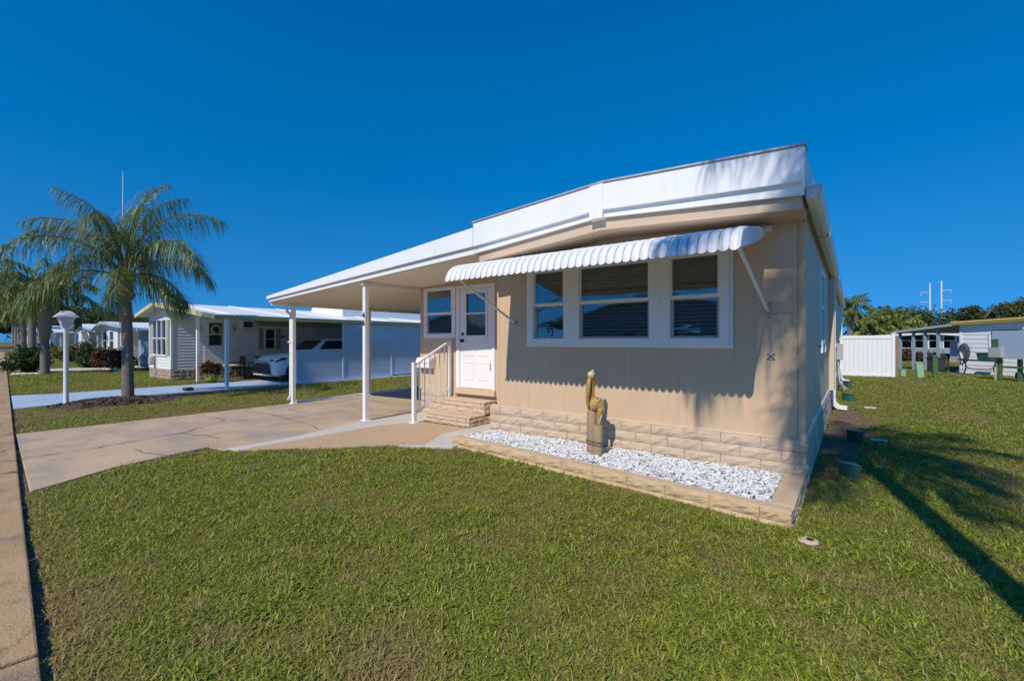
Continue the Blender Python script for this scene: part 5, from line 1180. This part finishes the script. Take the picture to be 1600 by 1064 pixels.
# metering rack
mr = loc_thing('meter_rack', 'green-posted meter rack carrying a large blue-grey cabinet', 'meter rack', at(1560, 17.4), rh_rot)
for x, y in ((0.05, 0), (0.62, 0.1), (1.25, 0)): MB().box(x-0.055, x+0.055, y-0.055, y+0.055, 0, 0.95 if x > 0.1 else 1.55).build('post', M['mid_green'], mr, bev=0.006)
MB().box(-0.10, -0.06, -0.05, 0.0, 0, 0.9).build('stake', M['greyconc'], mr)
MB().box(-0.10, 1.9, -0.16, -0.09, 0.86, 1.92).build('cabinet', M['bluegrey'], mr, bev=0.008); MB().box(-0.115, -0.101, -0.17, -0.08, 0.86, 1.93).build('cabinet_edge', M['dark'], mr)
MB().box(-0.13, 0.30, -0.28, -0.165, 0.90, 1.28).build('meter_box', M['greybox'], mr, bev=0.01); MB().box(-0.09, 0.13, -0.18, -0.161, 1.285, 1.6).build('label_panel', M['mid_green'], mr)
MB().box(0.1, 1.9, -0.03, 0.03, 0.50, 0.58).build('cross_rail', M['mid_green'], mr)
for x in (0.38, 0.95): 
    b = MB(); b.lathe([(0.10, 0), (0.12, .04), (0.12, .2), (0.08, .24)], (x, 0.4, 0.1), 12); b.build('pipe_cap', M['dark'], mr)
for (u, v, w, h, m, lab, tilt) in ((1438, 591, 0.12, 0.66, 'pale_green', 'leaning pale green utility pedestal in the back lawn', 0.10), (1461, 591, 0.085, 0.95, 'mid_green', 'slim dark green utility pedestal next to the leaning one', 0.0), (1411, 589, 0.10, 0.32, 'pale_green', 'low round pale green pedestal beside the timber post', 0.0)):
    p = gp(u, v, 0.0); t = loc_thing('utility_pedestal', lab, 'utility pedestal', (p[0], p[1], 0), 0.4, 'utility pedestals in the back lawn')
    b = MB(); hh = h; b.prism([(-w, -w*0.7), (w, -w*0.7), (w, w*0.7), (-w, w*0.7)], 'z', 0, hh*0.88); o = b.build('body', M[m], t, bev=0.03 if h > 0.4 else 0.06); o.rotation_euler.y = -tilt
    b = MB(); b.prism([(-w*1.06, -w*0.76), (w*1.06, -w*0.76), (w*1.06, w*0.76), (-w*1.06, w*0.76)], 'z', hh*0.885, hh); o = b.build('cap', M[m], t, bev=0.03); o.rotation_euler.y = -tilt
p = gp(1494, 590, 0.0); o = MB().box(-0.3, 0.3, -0.2, 0.2, 0, 0.04).build('ground_hatch', M['dark'], loc=(p[0], p[1], 0.0), bev=0.005); tag(o, 'flat dark hatch in the lawn before the white wall', 'hatch')
for (y, s) in ((8.9, 0.10), (13.1, 0.11)):
    o = MB().box(-s, s, -s*0.5, s*0.5, 0, 0.035).build('splash_stone', M['greyconc'], loc=(0.32, y, 0.003), bev=0.01); tag(o, 'flat pale stone in the grass by the ' + ('shaded green box' if y < 10 else 'downspout outlet'), 'stone')
# white home behind the fence
t = far_home('yard_home', 'white home with a row of white-framed windows beyond the fence', at(1380, 36), R(-30), 6.5, 8, 1.95, 2.15, M['siding_blue'], M['white'], windows=((1.2, 1.95), (2.05, 2.8), (2.9, 3.65), (3.75, 4.5)))
shrub('reddish brown ball shrub before the white home beyond the fence', at(1420, 34), (0.75, 0.7, 0.5), 1300, 0.09, 51, 'bush_r')
shrub('small dark ball shrub right of the reddish one', at(1438, 33.5), (0.5, 0.5, 0.35), 900, 0.08, 52, 'bush_r')
shrub('green bush beside the far carport post', at(1453, 27), (0.5, 0.5, 0.45), 1000, 0.08, 53, 'bush')
palm('slim palm tree above the white fence at the roof end', at(1328, 34), 3.6, 0.2, 'far', 'palms behind the fence', 0.62, 0.3, boots=0.8, nf=24)
# clumps of bright palms behind the fence
for k, (u, D, h, sc) in enumerate(((1352, 42, 2.2, 1.1), (1375, 44, 2.6, 1.2), (1398, 43, 2.3, 1.15), (1412, 45, 1.9, 1.0))):
    palm(['leftmost', 'tallest', 'middle right', 'rightmost'][k]+' bright green bushy palm behind the white fence', at(u, D), h, 0.2, 'light', 'palms behind the fence', sc, k, nf=26)
TR = 'background trees right'
tree('dark rounded oak behind the bright palms', at(1405, 64), 6.4, (3.6, 3.6, 2.3), 7000, 0.2, 61, 'oak', TR)
for k, (u, D, h, r) in enumerate(((1462, 62, 3.2, 2.6), (1500, 58, 5.2, 2.8), (1530, 54, 5.6, 2.1), (1556, 62, 5.2, 2.2), (1588, 54, 6.1, 2.0), (1640, 58, 6.6, 4))):
    tree(['low dark tree under the transmission poles', 'dark open-crowned oak left of the roof lamp', 'dark oak above the middle of the yellow roof', 'thin-leaved oak above the cabinet', 'dense pointed tree at the right edge', 'dark oak cut off by the right edge of the view'][k], at(u, D), h, (r, r, r*0.66), 4200, 0.16, 70+k, 'oak' if k != 4 else 'tree_g', TR, K=24)
shrub('bright green tree top behind the far carport roof', at(1496, 48), (1.6, 1.6, 1.8), 2200, 0.16, 81, 'tree_g', TR)
# transmission poles with arms
for k, (u, D, top) in enumerate(((1453, 260, 34.5), (1471, 250, 34.6))):
    p = at(u, D); t = loc_thing('transmission_pole', ['left tall white transmission pole above the trees', 'right tall white transmission pole with arms'][k], 'pole', p, 0.5, 'transmission poles on the skyline')
    MB().tube([(0, 0, 0), (0, 0, top)], [0.5, 0.32], 10).build('shaft', M['steel'], t, smooth=True)
    for z in (top-5.5, top-11, top-17):
        a = -1 if k == 0 else 1
        MB().bar((0, 0, z), (a*5.5*0.87, -a*5.5*0.5*0, z+0.4), 0.3).build('arm', M['steel'], t)
        MB().tube([(a*4.7, 0, z+0.2), (a*4.7, 0, z-1.6)], 0.2, 6).build('insulator', M['greybox'], t)
pA, pB = at(1453, 260), at(1471, 250)

# ================================================================ GRASS
def clump(seed, nb=40, rad=0.075, hmin=0.022, hmax=0.062, wid=0.0036):
    rs = random.Random(seed); V = []; F = []; T = []
    for i in range(nb):
        a = rs.uniform(0, 6.28); r = rad*math.sqrt(rs.random()); p = Vector((r*math.cos(a), r*math.sin(a), -0.004))
        a2 = rs.uniform(0, 6.28); lean = rs.uniform(0.15, 1.5); d = Vector((math.cos(a2)*lean, math.sin(a2)*lean, 1)).normalized()
        L = rs.uniform(hmin, hmax)*(1.15 if lean > 0.9 else 1); w = wid*rs.uniform(0.7, 1.35); wv = Vector((-math.sin(a2+rs.uniform(-.6, .6)), math.cos(a2), 0)).normalized()*w
        o = len(V); tn = rs.random(); 
        if rs.random() < 0.13+0.16*(seed % 3 == 0): tn = 1.3+rs.random()*0.4; L *= 1.1; w *= 0.8; wv *= 0.8
        c = p; V += [tuple(c-wv), tuple(c+wv)]; T += [tn]*2
        for j, f in ((1, 0.95), (2, 0.62)):
            c = c+d*L*0.38; d = (d+Vector((math.cos(a2)*0.3, math.sin(a2)*0.3, -0.38))).normalized(); V += [tuple(c-wv*f), tuple(c+wv*f)]; T += [tn]*2
            F.append((o+2*j-2, o+2*j-1, o+2*j+1, o+2*j))
        c = c+d*L*0.34; V.append(tuple(c)); T.append(tn); F.append((o+4, o+5, o+6))
    me = tone_mesh('grass_clump', V, F, T, M['grass']); return bpy.data.objects.new('grass_clump', me)
CL = [clump(s, nb=(46, 38, 22)[s % 3], hmin=0.016, hmax=(0.044, 0.060, 0.088)[s % 3], wid=(0.0034, 0.0038, 0.0046)[s % 3]) for s in range(9)]
def inside(poly, X, Y):
    r = np.zeros(len(X), bool); n = len(poly); j = n-1
    for i in range(n):
        xi, yi = poly[i]; xj, yj = poly[j]
        c = ((yi > Y) != (yj > Y)) & (X < (xj-xi)*(Y-yi)/(yj-yi+1e-12)+xi); r ^= c; j = i
    return r
def vnoise(X, Y, s, seed):
    r = np.random.RandomState(seed); tab = r.uniform(0, 1, (64, 64)); x = X*s; y = Y*s; xi = np.floor(x).astype(int); yi = np.floor(y).astype(int); fx = x-xi; fy = y-yi; fx = fx*fx*(3-2*fx); fy = fy*fy*(3-2*fy)
    g_ = lambda a, b_: tab[a % 64, b_ % 64]
    return (g_(xi, yi)*(1-fx)+g_(xi+1, yi)*fx)*(1-fy)+(g_(xi, yi+1)*(1-fx)+g_(xi+1, yi+1)*fx)*fy
rs = np.random.RandomState(11); PX = []; PY = []
# sample in view: depth bands with falling density; the field is a wedge a little wider than the frame
for D0, D1, dens in ((1.2, 3.0, 900), (3.0, 5.0, 760), (5, 8, 330), (8, 13, 190), (13, 20, 100), (20, 32, 45), (32, 60, 12)):
    area = 1.55*(D1*D1-D0*D0); n = int(area*dens); D = np.sqrt(rs.uniform(D0*D0, D1*D1, n)); q = rs.uniform(-1.45, 1.45, n)*D
    PX.append(0.798*q-0.6026*D); PY.append(0.6026*q+0.798*D)
X = np.concatenate(PX); Y = np.concatenate(PY); Dp = -0.6026*X+0.798*Y
ok = Y > (0.12-0.0787*X)+0.055+0.02*np.sin(X*9)+0.02*np.sin(X*23)
ok |= False
wob = 0.05*(vnoise(X, Y, 3.0, 5)-0.5)
def shrink(poly, d): 
    c = np.mean(np.array(poly), 0); return poly
bad = inside(DR, X+wob, Y+wob) | inside(tan, X+wob, Y+wob) | inside(strip, X+wob, Y+wob) | inside(slab, X, Y) | inside(BD, X+wob, Y+wob)
bad |= inside([(-31.5, 3.9), (-31.5, 20), (-34.5, 20), (-34.5, 2.9)], X, Y)
bad |= inside([(-4.75, 4.735), (-0.36, 4.30), (-0.36, 5.5), (-0.36, 24.3), (-7.4, 24.3), (-7.4, 6.4), (-4.75, 6.4)], X, Y)
bad |= (X < -10.75) & (X > -10.95) & (Y > 5.5)
bad |= ((X+14.62)/0.93)**2+((Y-3.02)/1.22)**2 < 1
bad |= (X < -15.6) & (X > -24) & (Y > 6.0)
bad |= (X < -29) & (Y > 7.2)
bad |= inside([(3.9, 30.0), (10, 23.2), (16, 30), (8, 36), (0.5, 36)], X, Y)
dirtp = np.clip(1-((X+0.12)/0.55)**2-((Y-9.2)/4.6)**2, 0, 1)+np.clip(1-((X+0.27)/0.22)**2-((Y-4.07)/0.2)**2, 0, 1)
bad |= rs.uniform(0, 1, len(X)) < dirtp*1.1
thin = vnoise(X, Y, 0.9, 2)*0.6+vnoise(X, Y, 2.7, 3)*0.4
bad |= (rs.uniform(0, 1, len(X)) < np.clip((thin-0.50)*2.2, 0, 0.55))
ok &= ~bad
X = X[ok]; Y = Y[ok]; Dp = Dp[ok]
pn = vnoise(X, Y, 0.62, 21)*0.40+vnoise(X, Y, 1.5, 22)*0.32+vnoise(X, Y, 4.2, 23)*0.28
dry = np.clip((pn-0.49)*4.2, 0, 0.85)
strip_dry = np.where((X < -10.8) & (X > -15.4), 0.25, 0.0)
edge = np.clip(1-(Y-(0.12-0.0787*X))/0.35, 0, 1)*0.6
dry = np.clip(dry+strip_dry+edge+rs.normal(0, 0.13, len(X)), 0, 0.9)
lush = np.clip((0.56-pn)*5, 0, 1)*np.clip(vnoise(X, Y, 0.8, 31)*1.6-0.3, 0, 1)
scl = np.where(Dp < 5, 0.82, np.where(Dp < 13, 1.0, 1.45))*(0.85+0.4*lush)*rs.uniform(0.7, 1.3, len(X))
me = bpy.data.meshes.new('grass'); me.from_pydata(np.stack([X, Y, np.full(len(X), 0.002)], 1).tolist(), [], [])
for nm, arr, ty in (('dry', dry, 'FLOAT'), ('scl', scl, 'FLOAT'), ('rot', rs.uniform(0, 6.283, len(X)), 'FLOAT'), ('kind_i', rs.randint(0, len(CL), len(X)), 'INT')):
    a = me.attributes.new(nm, ty, 'POINT'); a.data.foreach_set('value', np.asarray(arr, dtype=np.float32 if ty == 'FLOAT' else np.int32))
me.materials.append(M['grass'])
grass = bpy.data.objects.new('grass', me); COL.objects.link(grass); stuff(grass, 'short patchy green and straw coloured lawn grass around the home', 'grass')
ng = bpy.data.node_groups.new('grass_scatter', 'GeometryNodeTree'); ng.interface.new_socket('Geometry', in_out='INPUT', socket_type='NodeSocketGeometry'); ng.interface.new_socket('Geometry', in_out='OUTPUT', socket_type='NodeSocketGeometry')
gi = ng.nodes.new('NodeGroupInput'); go = ng.nodes.new('NodeGroupOutput'); mp = ng.nodes.new('GeometryNodeMeshToPoints'); ng.links.new(gi.outputs[0], mp.inputs[0])
gg = ng.nodes.new('GeometryNodeGeometryToInstance')
for o in CL[::-1]:
    oi = ng.nodes.new('GeometryNodeObjectInfo'); oi.inputs['Object'].default_value = o; ng.links.new(oi.outputs['Geometry'], gg.inputs[0])
def nattr(nm, ty):
    n = ng.nodes.new('GeometryNodeInputNamedAttribute'); n.data_type = ty; n.inputs[0].default_value = nm; return n.outputs[0]
ip = ng.nodes.new('GeometryNodeInstanceOnPoints'); ng.links.new(mp.outputs[0], ip.inputs['Points']); ng.links.new(gg.outputs[0], ip.inputs['Instance'])
ip.inputs['Pick Instance'].default_value = True; ng.links.new(nattr('kind_i', 'INT'), ip.inputs['Instance Index'])
cx = ng.nodes.new('ShaderNodeCombineXYZ'); ng.links.new(nattr('rot', 'FLOAT'), cx.inputs[2]); er = ng.nodes.new('FunctionNodeEulerToRotation'); ng.links.new(cx.outputs[0], er.inputs[0]); ng.links.new(er.outputs[0], ip.inputs['Rotation'])
ng.links.new(nattr('scl', 'FLOAT'), ip.inputs['Scale']); ng.links.new(ip.outputs[0], go.inputs[0])
md = grass.modifiers.new('scatter', 'NODES'); md.node_group = ng
rl = np.random.RandomState(77); b = MB()
for i in range(420):
    D = rl.uniform(2.2, 11); q = rl.uniform(-1.2, 1.2)*D; cx_, cy_ = 0.798*q-0.6026*D, 0.6026*q+0.798*D
    if cy_ < edgeY(cx_)+0.1 or (cx_ < -0.3 and cy_ > 4.2) or cx_ < -6.5: continue
    a = rl.uniform(0, 6.28); L = rl.uniform(.008, .02); w = L*rl.uniform(.15, .5); zz = rl.uniform(.012, .032)
    ex = Vector((math.cos(a)*L, math.sin(a)*L, rl.uniform(-.01, .01))); ey = Vector((-math.sin(a)*w, math.cos(a)*w, rl.uniform(-.008, .008))); c = Vector((cx_, cy_, zz))
    b.add([c-ex, c-ey, c+ex, c+ey], [(0, 1, 2, 3)])
stuff(b.build('fallen_leaves', M['wood']), 'small dry brown leaf scraps scattered over the lawn', 'leaves')
print('grass clumps', len(X))
for o in _BASES:
    if 'base' in o: del o['base']
